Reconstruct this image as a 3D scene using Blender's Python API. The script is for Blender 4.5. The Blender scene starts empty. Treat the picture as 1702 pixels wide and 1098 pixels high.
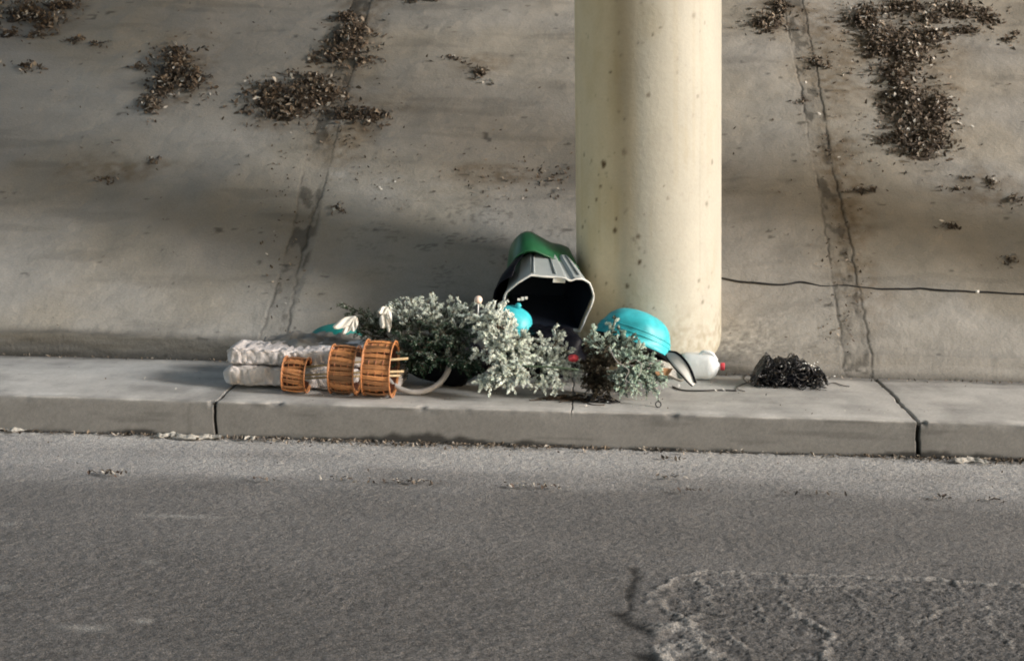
import bpy, math, random
import numpy as np
from mathutils import Vector, Matrix, Euler
from mathutils import noise as mnoise

R = math.radians
scn = bpy.context.scene
col = scn.collection

# ------------------------------------------------------------------ camera
W_, H_, F_ = 1702.0, 1098.0, 2700.0
CAM = Vector((0.0, -8.16, 1.60))
YAW, PITCH, ROLL = 2.3, -8.3, 1.20
cam_d = bpy.data.cameras.new('camera'); cam = bpy.data.objects.new('camera', cam_d)
col.objects.link(cam); scn.camera = cam
cam_d.sensor_width = 36; cam_d.lens = 36 * F_ / W_
cam_d.clip_start = 0.05; cam_d.clip_end = 2000
CM = (Matrix.Rotation(R(YAW), 4, 'Z') @ Matrix.Rotation(R(90 + PITCH), 4, 'X') @ Matrix.Rotation(R(ROLL), 4, 'Z'))
cam.matrix_world = Matrix.Translation(CAM) @ CM
scn.render.resolution_x = 1024; scn.render.resolution_y = 660

# ------------------------------------------------------------------ light
SUN_AZ, SUN_EL = -17.0, 20.0            # from the right, a little from the camera side
world = bpy.data.worlds.new("World"); scn.world = world; world.use_nodes = True
wn = world.node_tree.nodes; wl = world.node_tree.links
bg = wn['Background']; sky = wn.new('ShaderNodeTexSky'); sky.sky_type = 'NISHITA'
sky.sun_disc = False; sky.sun_elevation = R(SUN_EL); sky.sun_rotation = R(90 - SUN_AZ)
sky.air_density = 1.0; sky.dust_density = 1.5; sky.ozone_density = 0.6
tint = wn.new('ShaderNodeVectorMath'); tint.operation = 'MULTIPLY'; tint.inputs[1].default_value = (1.13, 0.96, 0.78)
wl.new(sky.outputs[0], tint.inputs[0]); wl.new(tint.outputs[0], bg.inputs[0]); bg.inputs[1].default_value = 0.135
sd = bpy.data.lights.new('sun', 'SUN'); sd.energy = 2.4; sd.angle = R(12); sd.color = (1.0, 1.0, 0.995)
sun = bpy.data.objects.new('sun', sd); col.objects.link(sun)
sdir = Vector((math.cos(R(SUN_AZ)) * math.cos(R(SUN_EL)), math.sin(R(SUN_AZ)) * math.cos(R(SUN_EL)), math.sin(R(SUN_EL))))
sun.rotation_euler = sdir.to_track_quat('Z', 'Y').to_euler(); sun.location = (12, -6, 9)
scn.view_settings.view_transform = 'Standard'; scn.view_settings.look = 'None'
scn.view_settings.exposure = 1.02; scn.view_settings.gamma = 1.0
scn.render.engine = 'CYCLES'
scn.cycles.filter_width = 1.9

# ------------------------------------------------------------------ place geometry constants
SW = 1.22            # sidewalk depth
KH = 0.195           # kerb height
LIP = 0.10           # low upstand at the toe of the slope
TAN = math.tan(R(30))

def ray(px, py):
    d = CM.to_3x3() @ Vector(((px - W_ / 2) / F_, -(py - H_ / 2) / F_, -1.0))
    return d
def on_z(px, py, z=0.0):
    d = ray(px, py); t = (z - CAM.z) / d.z
    return CAM + d * t
def on_y(px, py, y):
    d = ray(px, py); t = (y - CAM.y) / d.y
    return CAM + d * t
def on_slope(px, py, h=0.0):
    d = ray(px, py)
    # z = LIP + h + TAN*(y-SW)
    t = (LIP + h + TAN * (CAM.y - SW) - CAM.z) / (d.z - TAN * d.y)
    return CAM + d * t

# ------------------------------------------------------------------ noise (numpy)
def _hash(ix, iy, seed):
    h = (ix.astype(np.int64) * 374761393 + iy.astype(np.int64) * 668265263 + seed * 1442695041) & 0x7fffffff
    h = ((h ^ (h >> 13)) * 1274126177) & 0x7fffffff
    h = h ^ (h >> 16)
    return (h % 100003) / 100003.0
def vnoise(x, y, seed=0):
    x = np.asarray(x, float); y = np.asarray(y, float)
    ix = np.floor(x); iy = np.floor(y); fx = x - ix; fy = y - iy
    fx = fx * fx * (3 - 2 * fx); fy = fy * fy * (3 - 2 * fy)
    a = _hash(ix, iy, seed); b = _hash(ix + 1, iy, seed); c = _hash(ix, iy + 1, seed); d = _hash(ix + 1, iy + 1, seed)
    return (a * (1 - fx) + b * fx) * (1 - fy) + (c * (1 - fx) + d * fx) * fy
def fbm(x, y, seed=0, octv=4):
    s = 0; a = 0.5; t = 0
    for i in range(octv):
        s = s + a * vnoise(x * 2 ** i, y * 2 ** i, seed + i * 17); t += a; a *= 0.5
    return s / t
def smooth(a, b, x):
    t = np.clip((x - a) / (b - a), 0, 1); return t * t * (3 - 2 * t)
def seg_dist(X, Y, pts):
    best = np.full(np.shape(X), 1e9)
    for (x0, y0), (x1, y1) in zip(pts[:-1], pts[1:]):
        dx, dy = x1 - x0, y1 - y0; L = dx * dx + dy * dy + 1e-12
        t = np.clip(((X - x0) * dx + (Y - y0) * dy) / L, 0, 1)
        best = np.minimum(best, np.hypot(X - (x0 + t * dx), Y - (y0 + t * dy)))
    return best

# ------------------------------------------------------------------ materials
def srgb(r, g, b):
    f = lambda c: ((c / 255 + 0.055) / 1.055) ** 2.4 if c / 255 > 0.04045 else c / 255 / 12.92
    return (f(r), f(g), f(b), 1)
def mat(name, base, rough=0.85, var=0.15, scale=8.0, bump=0.0, bscale=60.0, attr=False, metallic=0.0,
        spec=0.3, transmission=0.0, alpha=1.0, bump2=None, fine=None, sss=0.0, bdist=0.01):
    m = bpy.data.materials.new(name); m.use_nodes = True
    nt = m.node_tree; N = nt.nodes; L = nt.links
    b = N['Principled BSDF']
    b.inputs['Roughness'].default_value = rough; b.inputs['Metallic'].default_value = metallic
    b.inputs['Specular IOR Level'].default_value = spec
    b.inputs['Transmission Weight'].default_value = transmission
    b.inputs['Alpha'].default_value = alpha
    tc = N.new('ShaderNodeTexCoord')
    n1 = N.new('ShaderNodeTexNoise'); n1.inputs['Scale'].default_value = scale; n1.inputs['Detail'].default_value = 6
    n1.inputs['Roughness'].default_value = 0.6
    L.new(tc.outputs['Object'], n1.inputs['Vector'])
    mr = N.new('ShaderNodeMapRange'); mr.inputs['From Min'].default_value = 0.3; mr.inputs['From Max'].default_value = 0.7
    mr.inputs['To Min'].default_value = 1 - var; mr.inputs['To Max'].default_value = 1 + var
    L.new(n1.outputs['Fac'], mr.inputs['Value'])
    src = None
    if attr:
        a = N.new('ShaderNodeAttribute'); a.attribute_name = 'Col'; src = a.outputs['Color']
    else:
        rgb = N.new('ShaderNodeRGB'); rgb.outputs[0].default_value = (*base[:3], 1); src = rgb.outputs[0]
    vm = N.new('ShaderNodeVectorMath'); vm.operation = 'MULTIPLY'
    L.new(src, vm.inputs[0]); L.new(mr.outputs[0], vm.inputs[1])
    out = vm.outputs[0]
    if fine:                                   # (scale, min, max) grain of the surface itself
        n3 = N.new('ShaderNodeTexNoise'); n3.inputs['Scale'].default_value = fine[0]; n3.inputs['Detail'].default_value = 2
        n3.inputs['Roughness'].default_value = 0.7
        L.new(tc.outputs['Object'], n3.inputs['Vector'])
        mr3 = N.new('ShaderNodeMapRange'); mr3.inputs['From Min'].default_value = 0.34; mr3.inputs['From Max'].default_value = 0.66
        mr3.inputs['To Min'].default_value = fine[1]; mr3.inputs['To Max'].default_value = fine[2]
        L.new(n3.outputs['Fac'], mr3.inputs['Value'])
        vm3 = N.new('ShaderNodeVectorMath'); vm3.operation = 'MULTIPLY'
        L.new(out, vm3.inputs[0]); L.new(mr3.outputs[0], vm3.inputs[1]); out = vm3.outputs[0]
    L.new(out, b.inputs['Base Color'])
    if bump > 0:
        n2 = N.new('ShaderNodeTexNoise'); n2.inputs['Scale'].default_value = bscale; n2.inputs['Detail'].default_value = 5
        n2.inputs['Roughness'].default_value = 0.65
        L.new(tc.outputs['Object'], n2.inputs['Vector'])
        bp = N.new('ShaderNodeBump'); bp.inputs['Strength'].default_value = bump; bp.inputs['Distance'].default_value = bdist
        L.new(n2.outputs['Fac'], bp.inputs['Height']); L.new(bp.outputs[0], b.inputs['Normal'])
    return m

M = {}
M['slope'] = mat('slope_concrete', None, 0.9, 0.07, 3.0, 0.5, 45, attr=True, fine=(110, 0.90, 1.10), spec=0.25)
M['walk'] = mat('pavement_concrete', None, 0.85, 0.06, 5.0, 0.15, 70, attr=True, fine=(160, 0.92, 1.08), spec=0.25)
M['road'] = mat('asphalt', None, 0.9, 0.10, 2.0, 1.0, 130, attr=True, fine=(125, 0.62, 1.40), spec=0.25, bdist=0.012)
M['pillar'] = mat('cream_painted_concrete', None, 0.6, 0.05, 4.0, 0.25, 30, attr=True, fine=(60, 0.97, 1.03), spec=0.3)
M['deck'] = mat('deck_concrete', (0.34, 0.33, 0.30), 0.9, 0.12, 1.5, 0.3, 20)
M['leaf'] = mat('dry_leaf', None, 0.8, 0.2, 30, 0, attr=True, spec=0.3)
M['needle'] = mat('artificial_fir', None, 0.75, 0.12, 40, 0, attr=True, spec=0.2)
M['bark'] = mat('twig_bark', (0.045, 0.032, 0.022), 0.85, 0.25, 60, 0.3, 200)
M['stemgreen'] = mat('green_plastic_stem', (0.05, 0.08, 0.05), 0.6, 0.2, 60)
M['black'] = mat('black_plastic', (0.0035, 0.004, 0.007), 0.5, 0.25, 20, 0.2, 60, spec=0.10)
M['blackwire'] = mat('black_wire', (0.010, 0.010, 0.012), 0.28, 0.2, 20, spec=0.6)
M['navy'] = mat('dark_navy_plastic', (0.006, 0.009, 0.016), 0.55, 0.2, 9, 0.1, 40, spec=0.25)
M['grey'] = mat('grey_plastic', (0.30, 0.34, 0.35), 0.35, 0.08, 10, 0.1, 60, spec=0.5)
M['rim'] = mat('pale_grey_rim', (0.55, 0.57, 0.56), 0.5, 0.1, 20, spec=0.4)
M['green'] = mat('dark_green_plastic', (0.012, 0.085, 0.036), 0.38, 0.18, 8, 0.1, 40, spec=0.5)
M['turq'] = mat('turquoise_plastic', (0.035, 0.40, 0.47), 0.48, 0.24, 14, 0.12, 40, spec=0.45)
M['teal'] = mat('dusty_teal_plastic', (0.01, 0.19, 0.17), 0.6, 0.15, 9, 0.1, 40)
M['copper'] = mat('copper_orange_wicker', None, 0.42, 0.22, 45, 0.4, 160, attr=True, spec=0.5)
M['cloth'] = mat('off_white_quilt', (0.54, 0.51, 0.50), 0.95, 0.16, 14, 0.8, 60, spec=0.1)
M['whitecloth'] = mat('white_cloth', (0.80, 0.79, 0.81), 0.95, 0.08, 14, 0.6, 60, spec=0.1)
M['greysheet'] = mat('grey_plastic_sheet', (0.20, 0.195, 0.18), 0.5, 0.3, 12, 0.4, 60, spec=0.3)
M['white'] = mat('white_plastic', (0.72, 0.72, 0.69), 0.5, 0.06, 20, spec=0.4)
M['hoop'] = mat('grey_white_hoop', (0.33, 0.32, 0.31), 0.5, 0.12, 30, spec=0.3)
M['petal'] = mat('white_fabric_petal', (0.62, 0.61, 0.56), 0.8, 0.08, 30)
M['bauble'] = mat('pale_pink_bauble', (0.75, 0.60, 0.52), 0.35, 0.06, 20, spec=0.5)
M['jug'] = mat('translucent_jug', (0.90, 0.94, 0.97), 0.25, 0.03, 20, 0.3, 40, spec=0.5, transmission=0.35)
M['clear'] = mat('clear_plastic_cup', (0.75, 0.78, 0.76), 0.12, 0.05, 20, 0.2, 60, spec=0.6, transmission=0.75)
M['red'] = mat('faded_red_plastic', (0.62, 0.07, 0.09), 0.45, 0.1, 20)
M['tan'] = mat('torn_cardboard', (0.42, 0.24, 0.13), 0.9, 0.15, 30, 0.3, 90)
M['paper'] = mat('weathered_paper', (0.36, 0.35, 0.32), 0.9, 0.35, 40, 0.3, 90)
M['silver'] = mat('pale_glint_bits', (0.62, 0.64, 0.62), 0.3, 0.1, 20, metallic=0.3, spec=0.5)

# ------------------------------------------------------------------ object helpers
ORG = {}
def setp(o, label=None, cat=None, group=None, kind=None):
    if label: o['label'] = label
    if cat: o['category'] = cat
    if group: o['group'] = group
    if kind: o['kind'] = kind
    return o
def thing(name, label, cat, loc, group=None):
    o = bpy.data.objects.new(name, None); col.objects.link(o)
    o.location = loc; o.empty_display_size = 0.05
    ORG[o] = Vector(loc)
    return setp(o, label, cat, group)
class MB:
    def __init__(s): s.v = []; s.f = []; s.c = []
    def add(s, vs, fs, c=None):
        n = len(s.v); s.v.extend([tuple(v) for v in vs]); s.f.extend([tuple(i + n for i in f) for f in fs])
        if c is not None:
            if isinstance(c, list): s.c.extend(c)
            else: s.c.extend([c] * len(vs))
    def build(s, name, m, parent=None, origin=None, smooth_=True, label=None):
        me = bpy.data.meshes.new(name)
        if parent is not None: org = ORG[parent]
        else: org = Vector(origin) if origin is not None else Vector((0, 0, 0))
        me.from_pydata([(v[0] - org.x, v[1] - org.y, v[2] - org.z) for v in s.v], [], s.f)
        if s.c:
            ca = me.attributes.new('Col', 'FLOAT_COLOR', 'POINT')
            ca.data.foreach_set('color', [x for c in s.c for x in (c[0], c[1], c[2], 1.0)])
        me.polygons.foreach_set('use_smooth', [smooth_] * len(me.polygons))
        me.materials.append(m); me.update()
        o = bpy.data.objects.new(name, me); col.objects.link(o)
        if parent is not None: o.parent = parent; ORG[o] = org
        else: o.location = org; ORG[o] = org
        if label: o['label'] = label
        return o
def np_mesh(name, V, F, C, m, smooth_=True):
    me = bpy.data.meshes.new(name)
    me.vertices.add(len(V)); me.vertices.foreach_set('co', V.astype(np.float32).ravel())
    me.loops.add(F.size); me.loops.foreach_set('vertex_index', F.astype(np.int32).ravel())
    me.polygons.add(len(F)); me.polygons.foreach_set('loop_start', np.arange(0, F.size, 4, dtype=np.int32))
    me.polygons.foreach_set('loop_total', np.full(len(F), 4, np.int32))
    me.update(calc_edges=True)
    ca = me.attributes.new('Col', 'FLOAT_COLOR', 'POINT')
    ca.data.foreach_set('color', np.concatenate([C, np.ones((len(C), 1))], 1).astype(np.float32).ravel())
    me.polygons.foreach_set('use_smooth', [smooth_] * len(me.polygons))
    me.materials.append(m); me.validate()
    o = bpy.data.objects.new(name, me); col.objects.link(o); return o
def grid_faces(nu, nv):           # index = i*nv + j
    i, j = np.meshgrid(np.arange(nu - 1), np.arange(nv - 1), indexing='ij')
    a = (i * nv + j).ravel(); return np.stack([a, a + nv, a + nv + 1, a + 1], 1)

def tube(mb, pts, r, sides=6, c=None, closed=False, cap=True):
    pts = [Vector(p) for p in pts]; n = len(pts)
    rs = r if isinstance(r, (list, tuple)) else [r] * n
    vs = []; prev = None
    for i, p in enumerate(pts):
        if closed: t = pts[(i + 1) % n] - pts[i - 1]
        else: t = pts[min(i + 1, n - 1)] - pts[max(i - 1, 0)]
        if t.length < 1e-9: t = Vector((0, 0, 1))
        t.normalize()
        if prev is None:
            u = t.cross(Vector((0, 0, 1)));
            if u.length < 0.1: u = t.cross(Vector((1, 0, 0)))
        else: u = prev - t * prev.dot(t)
        if u.length < 1e-6: u = t.orthogonal()
        u.normalize(); prev = u; w = t.cross(u)
        for k in range(sides):
            a = 2 * math.pi * k / sides
            vs.append(p + (u * math.cos(a) + w * math.sin(a)) * rs[i])
    fs = []
    for i in range(n if closed else n - 1):
        for k in range(sides):
            a = i * sides + k; b = i * sides + (k + 1) % sides
            c2 = ((i + 1) % n) * sides + (k + 1) % sides; d = ((i + 1) % n) * sides + k
            fs.append((a, b, c2, d))
    if cap and not closed:
        fs.append(tuple(range(sides))[::-1]); fs.append(tuple((n - 1) * sides + k for k in range(sides)))
    mb.add(vs, fs, c)
def loft(mb, rings, cap0=True, cap1=True, c=None, closed=True):
    n = len(rings[0]); vs = [p for r in rings for p in r]; fs = []
    for i in range(len(rings) - 1):
        for k in range(n if closed else n - 1):
            fs.append((i * n + k, i * n + (k + 1) % n, (i + 1) * n + (k + 1) % n, (i + 1) * n + k))
    if cap0: fs.append(tuple(range(n))[::-1])
    if cap1: fs.append(tuple((len(rings) - 1) * n + k for k in range(n)))
    mb.add(vs, fs, c)
def box(mb, c0, ax, ay, az, col_=None):
    c0 = Vector(c0); vs = [c0 + ax * i + ay * j + az * k for i in (-1, 1) for j in (-1, 1) for k in (-1, 1)]
    mb.add(vs, [(0, 1, 3, 2), (4, 6, 7, 5), (0, 4, 5, 1), (2, 3, 7, 6), (0, 2, 6, 4), (1, 5, 7, 3)], col_)
def catmull(pts, n):
    pts = [Vector(p) for p in pts]; out = []
    P = [pts[0] * 2 - pts[1]] + pts + [pts[-1] * 2 - pts[-2]]
    for i in range(1, len(P) - 2):
        for k in range(n):
            t = k / n; a, b, c, d = P[i - 1], P[i], P[i + 1], P[i + 2]
            out.append(0.5 * ((2 * b) + (c - a) * t + (2 * a - 5 * b + 4 * c - d) * t * t + (3 * b - a - 3 * c + d) * t ** 3))
    out.append(pts[-1]); return out
def frame_grid(mb, nu, nv, fn, thick=0.0, c=None):
    """sheet from fn(u,v)->Vector with real thickness"""
    P = [[fn(i / (nu - 1), j / (nv - 1)) for j in range(nv)] for i in range(nu)]
    if thick <= 0:
        mb.add([p for r in P for p in r], [tuple(x) for x in grid_faces(nu, nv)], c); return
    Nn = []
    for i in range(nu):
        for j in range(nv):
            a = P[min(i + 1, nu - 1)][j] - P[max(i - 1, 0)][j]; b = P[i][min(j + 1, nv - 1)] - P[i][max(j - 1, 0)]
            n = a.cross(b); Nn.append(n.normalized() if n.length > 1e-12 else Vector((0, 0, 1)))
    flat = [p for r in P for p in r]; top = [p + n * thick / 2 for p, n in zip(flat, Nn)]; bot = [p - n * thick / 2 for p, n in zip(flat, Nn)]
    T = nu * nv; fs = [tuple(int(q) for q in x) for x in grid_faces(nu, nv)]
    fs2 = [tuple(q + T for q in x)[::-1] for x in fs]
    edge = [i * nv for i in range(nu)] + [(nu - 1) * nv + j for j in range(1, nv)] + [i * nv + nv - 1 for i in range(nu - 2, -1, -1)] + [j for j in range(nv - 2, 0, -1)]
    ef = [(edge[k], edge[k] + T, edge[(k + 1) % len(edge)] + T, edge[(k + 1) % len(edge)]) for k in range(len(edge))]
    mb.add(top + bot, fs + fs2 + ef, c)

# ================================================================== SETTING
def axis(lo, hi, step, far, extra=()):
    a = np.arange(lo, hi, step)
    g = []; d = step * 2; x = hi
    while x < far: g.append(x); x += d; d *= 1.5
    g.append(far)
    g2 = []; d = step * 2; x = lo - step
    while x > -far: g2.append(x); x -= d; d *= 1.5
    g2.append(-far)
    return np.unique(np.round(np.concatenate([a, g, g2, np.array(extra)]), 5))

J1 = on_z(357, 668).x; J2 = on_z(951, 684).x; J3 = on_z(1530, 702).x
S1a, S1b = on_slope(436, 545).x, on_slope(478, 545).x
S2a, S2b = on_slope(1408, 590).x, on_slope(1448, 592).x

# ---- road
px_patch = [(1165, 948), (1130, 962), (1105, 990), (1090, 1010), (1115, 1040), (1085, 1075), (1110, 1110)]
ridges = [
    ([(1072, 1000), (1100, 975), (1135, 955), (1180, 950), (1260, 951), (1420, 956), (1560, 962), (1720, 972)], 0.016, 1.0),
    ([(1150, 962), (1230, 972), (1400, 972), (1530, 975), (1640, 982), (1720, 985)], 0.012, 0.7),
    ([(1085, 985), (1105, 1003), (1120, 1018), (1140, 1030), (1160, 1045), (1185, 1060)], 0.022, 1.3),
    ([(1160, 960), (1180, 985), (1170, 1015), (1145, 1030)], 0.018, 1.0),
    ([(1240, 952), (1250, 990), (1265, 1030)], 0.010, 0.6),
    ([(1400, 975), (1425, 1000), (1470, 1030), (1500, 1070)], 0.012, 0.6),
    ([(1590, 963), (1600, 995), (1560, 1015), (1490, 1040)], 0.012, 0.7),
    ([(1200, 1020), (1215, 1050), (1240, 1080)], 0.012, 0.8),
    ([(1085, 1045), (1110, 1060), (1100, 1085), (1120, 1110)], 0.03, 1.2),
    ([(1105, 1040), (1135, 1062), (1120, 1095)], 0.045, 1.3),
    ([(1150, 1068), (1200, 1090)], 0.035, 1.0),
    ([(1300, 985), (1330, 1020), (1380, 1050), (1370, 1098)], 0.014, 0.8),
    ([(1660, 985), (1640, 1030), (1690, 1070)], 0.014, 0.7),
    ([(1120, 1035), (1150, 1050), (1175, 1075), (1160, 1110)], 0.03, 1.1),
]
xs = axis(-2.9, 2.9, 0.0085, 150); ys_ = np.arange(-3.4, 0.02, 0.0085)
yf = []; y = -3.42; d = 0.03
while y > -120: yf.append(y); y -= d; d *= 1.4
ys = np.unique(np.round(np.concatenate([yf, ys_, [-120, 0.25]]), 5))
X, Y = np.meshgrid(xs, ys, indexing='ij')
Z = np.full_like(X, -KH) + (fbm(X * 1.2, Y * 1.2, 3) - 0.5) * 0.02 * smooth(0.0, -0.4, Y)
Z += (fbm(X * 40, Y * 40, 9, 2) - 0.5) * 0.005
base = np.array([0.122, 0.119, 0.116]); dust = np.array([0.39, 0.39, 0.385])
wob = fbm(X * 1.3, Y * 3.0, 11) - 0.5
fd = smooth(-1.25, -0.10, Y + wob * 0.9)
fd2 = smooth(-3.2, -0.9, Y + wob * 1.2) * 0.16
fd = np.clip(fd * 0.85 + fd2, 0, 1)
Cc = base[None, None] * (1 - fd[..., None]) + dust[None, None] * fd[..., None]
Cc = Cc * (0.90 + 0.2 * fbm(X * 2.0, Y * 5.0, 21)[..., None])
rs_ = np.random.RandomState(3); wn_ = rs_.rand(*X.shape); wn_ = wn_ * 0.6 + 0.4 * vnoise(X * 55, Y * 45, 23)
near_ = smooth(-0.9, -2.7, Y)[..., None]
Cc = Cc * (1 + (wn_[..., None] - 0.5) * (0.25 + 0.70 * near_)); Z += (wn_ - 0.5) * 0.005
# patch of broken surfacing
pp = [on_z(a, b, -KH) for a, b in px_patch]
edgex = np.interp(Y, [p.y for p in pp][::-1], [p.x for p in pp][::-1]) + (fbm(X * 6, Y * 6, 31) - 0.5) * 0.12
topy = on_z(1400, 952, -KH).y + (X - on_z(1400, 952, -KH).x) * (-0.02) + (fbm(X * 5, Y * 5, 33) - 0.5) * 0.05
ins = smooth(0.0, 0.03, X - edgex) * smooth(0.0, 0.04, topy - Y)
Z += ins * (-0.006 + (fbm(X * 30, Y * 30, 37, 3) - 0.5) * 0.008 + (rs_.rand(*X.shape) - 0.5) * 0.006)
Cc = Cc * (1 + ins[..., None] * (0.02 + (rs_.rand(*X.shape)[..., None] - 0.5) * 0.45))
for pts, w, s in ridges:
    wp = [on_z(a, b, -KH) for a, b in pts]
    wx = X + (fbm(X * 14, Y * 14, 41, 3) - 0.5) * 0.07; wy = Y + (fbm(X * 14, Y * 14, 43, 3) - 0.5) * 0.07
    dd = seg_dist(wx, wy, [(p.x, p.y) for p in wp])
    w = w * 0.8; k = np.exp(-(dd / w) ** 2) * np.clip(3.0 * fbm(X * 7, Y * 7, 47) - 0.75, 0, 1) * s; kd = np.exp(-((dd - w * 2.2) / (w * 0.8)) ** 2) * np.clip(3 * fbm(X * 8, Y * 8, 48) - 1.2, 0, 1); Cc = Cc * (1 - 0.35 * kd[..., None])
    k = np.clip(k, 0, 1) * (0.5 + wn_); Z += k * 0.007; k = np.clip(k, 0, 1); Cc = Cc * (1 - 0.6 * k[..., None]) + np.array([0.36, 0.355, 0.34]) * (0.6 * k[..., None])
# drop shadow at the patch edge painted as dark blotches, and thin dark lines
for pts, w in [([(1055, 945), (1062, 958), (1055, 972), (1045, 990)], 0.020), ([(1025, 1018), (1045, 1032), (1075, 1046)], 0.036), ([(1045, 985), (1050, 1010), (1030, 1020)], 0.012), ([(1060, 1088), (1085, 1098)], 0.03), ([(1150, 1008), (1200, 1020)], 0.008),
               ([(1340, 931), (1420, 936)], 0.004), ([(1540, 937), (1640, 942)], 0.004)]:
    wp = [on_z(a, b, -KH) for a, b in pts]
    dd = seg_dist(X + (fbm(X * 12, Y * 12, 51) - 0.5) * 0.05, Y + (fbm(X * 12, Y * 12, 53) - 0.5) * 0.05, [(p.x, p.y) for p in wp])
    k = (np.exp(-(dd / w) ** 2) * np.clip(0.5 + 1.1 * fbm(X * 20, Y * 20, 54), 0, 1))[..., None]; Cc = Cc * (1 - 0.72 * k); Z -= k[..., 0] * 0.003
# pale scuffs
for a, b, L_ in [(295, 856, 0.18), (250, 934, 0.03), (15, 868, 0.03), (130, 1044, 0.10), (240, 1033, 0.03), (10, 977, 0.04), (930, 965, 0.02)]:
    p = on_z(a, b, -KH); k = np.exp(-((X - p.x) / L_) ** 4 - ((Y - p.y) / 0.03) ** 2)[..., None] * 0.5
    k = k * np.clip(fbm(X * 20, Y * 20, 57)[..., None] * 2 - 0.3, 0, 1)
    Cc = Cc * (1 - k) + np.array([0.40, 0.40, 0.38]) * k
# crumbly darker dirt right against the kerb, widest in the middle
dirt_w = 0.02 + 0.05 * np.exp(-((X - on_z(640, 740, -KH).x) / 0.6) ** 2) + 0.05 * np.exp(-((X - on_z(1640, 775, -KH).x) / 0.3) ** 2) + 0.03 * np.exp(-((X - on_z(250, 725, -KH).x) / 0.5) ** 2)
dirt = smooth(-1, 0, Y / dirt_w + (fbm(X * 18, Y * 18, 61) - 0.5) * 1.4)
Cc = Cc * (1 - 0.72 * dirt[..., None]); Z += dirt * 0.02 * fbm(X * 25, Y * 25, 63) * (Y < 0.0)
Cc = np.clip(Cc, 0.01, 0.8)
road = np_mesh('road', np.stack([X, Y, Z], -1).reshape(-1, 3), grid_faces(len(xs), len(ys)), Cc.reshape(-1, 3), M['road'])
setp(road, kind='structure')

# ---- pavement with kerb
ex = []
for j, w in ((J1, 0.006), (J2, 0.004), (J3, 0.008)):
    ex += list(j + np.linspace(-0.05, 0.05, 34))
xs = axis(-3.6, 3.6, 0.012, 120, ex)
prof = [(0.004, -KH - 0.15), (0.003, -KH - 0.01)] + [(0.002 * (1 - k), -KH + (KH - 0.014) * k) for k in np.linspace(0.03, 1, 16)]
prof += [(0.014 - 0.014 * math.cos(a), -0.014 + 0.014 * math.sin(a)) for a in np.linspace(0.2, math.pi / 2, 6)]
prof += [(y, 0.0) for y in np.arange(0.022, SW + 0.04, 0.014)]
prof = np.array(prof)
PI_ = np.arange(len(prof)); Xg, Ig = np.meshgrid(xs, PI_, indexing='ij')
Yg = prof[Ig, 0].copy(); Zg = prof[Ig, 1].copy()
top = smooth(-0.03, -0.001, Zg)
arc = np.concatenate([[0], np.cumsum(np.hypot(*np.diff(prof, axis=0).T))])[Ig]
Yg += (1 - top) * (fbm(Xg * 2.5, arc * 6, 71) - 0.5) * 0.010
Zg += top * (fbm(Xg * 1.5, Yg * 3, 73) - 0.5) * 0.010
edge = np.exp(-((arc - (0.15 + KH)) / 0.035) ** 2)                # worn arris
wear = edge * np.clip(fbm(Xg * 9, arc * 9, 77) - 0.45, 0, 1) * 0.022
Yg += wear * 0.8; Zg -= wear * 0.5
chipx = on_z(455, 672).x
for cx_, cw in ((chipx, 0.035), (on_z(700, 680).x, 0.015), (on_z(1120, 700).x, 0.03), (J3 + 0.02, 0.02), (J1 - 0.02, 0.02)):
    k = np.exp(-((Xg - cx_) / cw) ** 4) * np.exp(-((arc - (0.15 + KH + 0.005)) / 0.022) ** 2) * (0.4 + fbm(Xg * 40, arc * 40, 79))
    Yg += k * 0.013; Zg -= k * 0.012
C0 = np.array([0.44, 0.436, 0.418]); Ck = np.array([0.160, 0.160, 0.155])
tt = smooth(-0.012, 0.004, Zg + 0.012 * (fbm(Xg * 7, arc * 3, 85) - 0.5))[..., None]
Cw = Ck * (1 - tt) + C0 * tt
Cw = Cw * (0.93 + 0.14 * fbm(Xg * 1.2, arc * 4, 81)[..., None]) * (0.94 + 0.12 * fbm(Xg * 6, arc * 12, 83)[..., None])
fr = np.exp(-((Yg - 0.06) / 0.05) ** 2)[..., None] * tt; Cw = Cw * (1 + 0.16 * fr)
# dark damp line at foot of the kerb
def bump_(x0, w): return np.exp(-((Xg - on_z(x0, 740).x) / w) ** 2)
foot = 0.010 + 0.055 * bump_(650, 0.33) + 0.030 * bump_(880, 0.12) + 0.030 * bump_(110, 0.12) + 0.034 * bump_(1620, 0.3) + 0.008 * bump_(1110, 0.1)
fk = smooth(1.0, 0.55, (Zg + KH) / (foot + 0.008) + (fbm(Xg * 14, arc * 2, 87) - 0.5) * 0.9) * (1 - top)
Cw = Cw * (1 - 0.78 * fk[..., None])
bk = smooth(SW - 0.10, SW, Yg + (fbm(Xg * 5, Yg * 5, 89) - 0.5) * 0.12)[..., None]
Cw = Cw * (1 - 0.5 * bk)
stain = np.clip(fbm(Xg * 3.3, Yg * 9, 91) - 0.56, 0, 1)[..., None] * 1.2 * tt
Cw = Cw * (1 - stain * 0.8)
rw = np.random.RandomState(8); Cw = Cw * (1 + (rw.rand(*Xg.shape)[..., None] - 0.5) * 0.16)
scuff = smooth(0.62, 0.75, fbm(Xg * 2.2, arc * 30, 93))[..., None] * (1 - tt); Cw = Cw * (1 - 0.22 * scuff)
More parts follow.
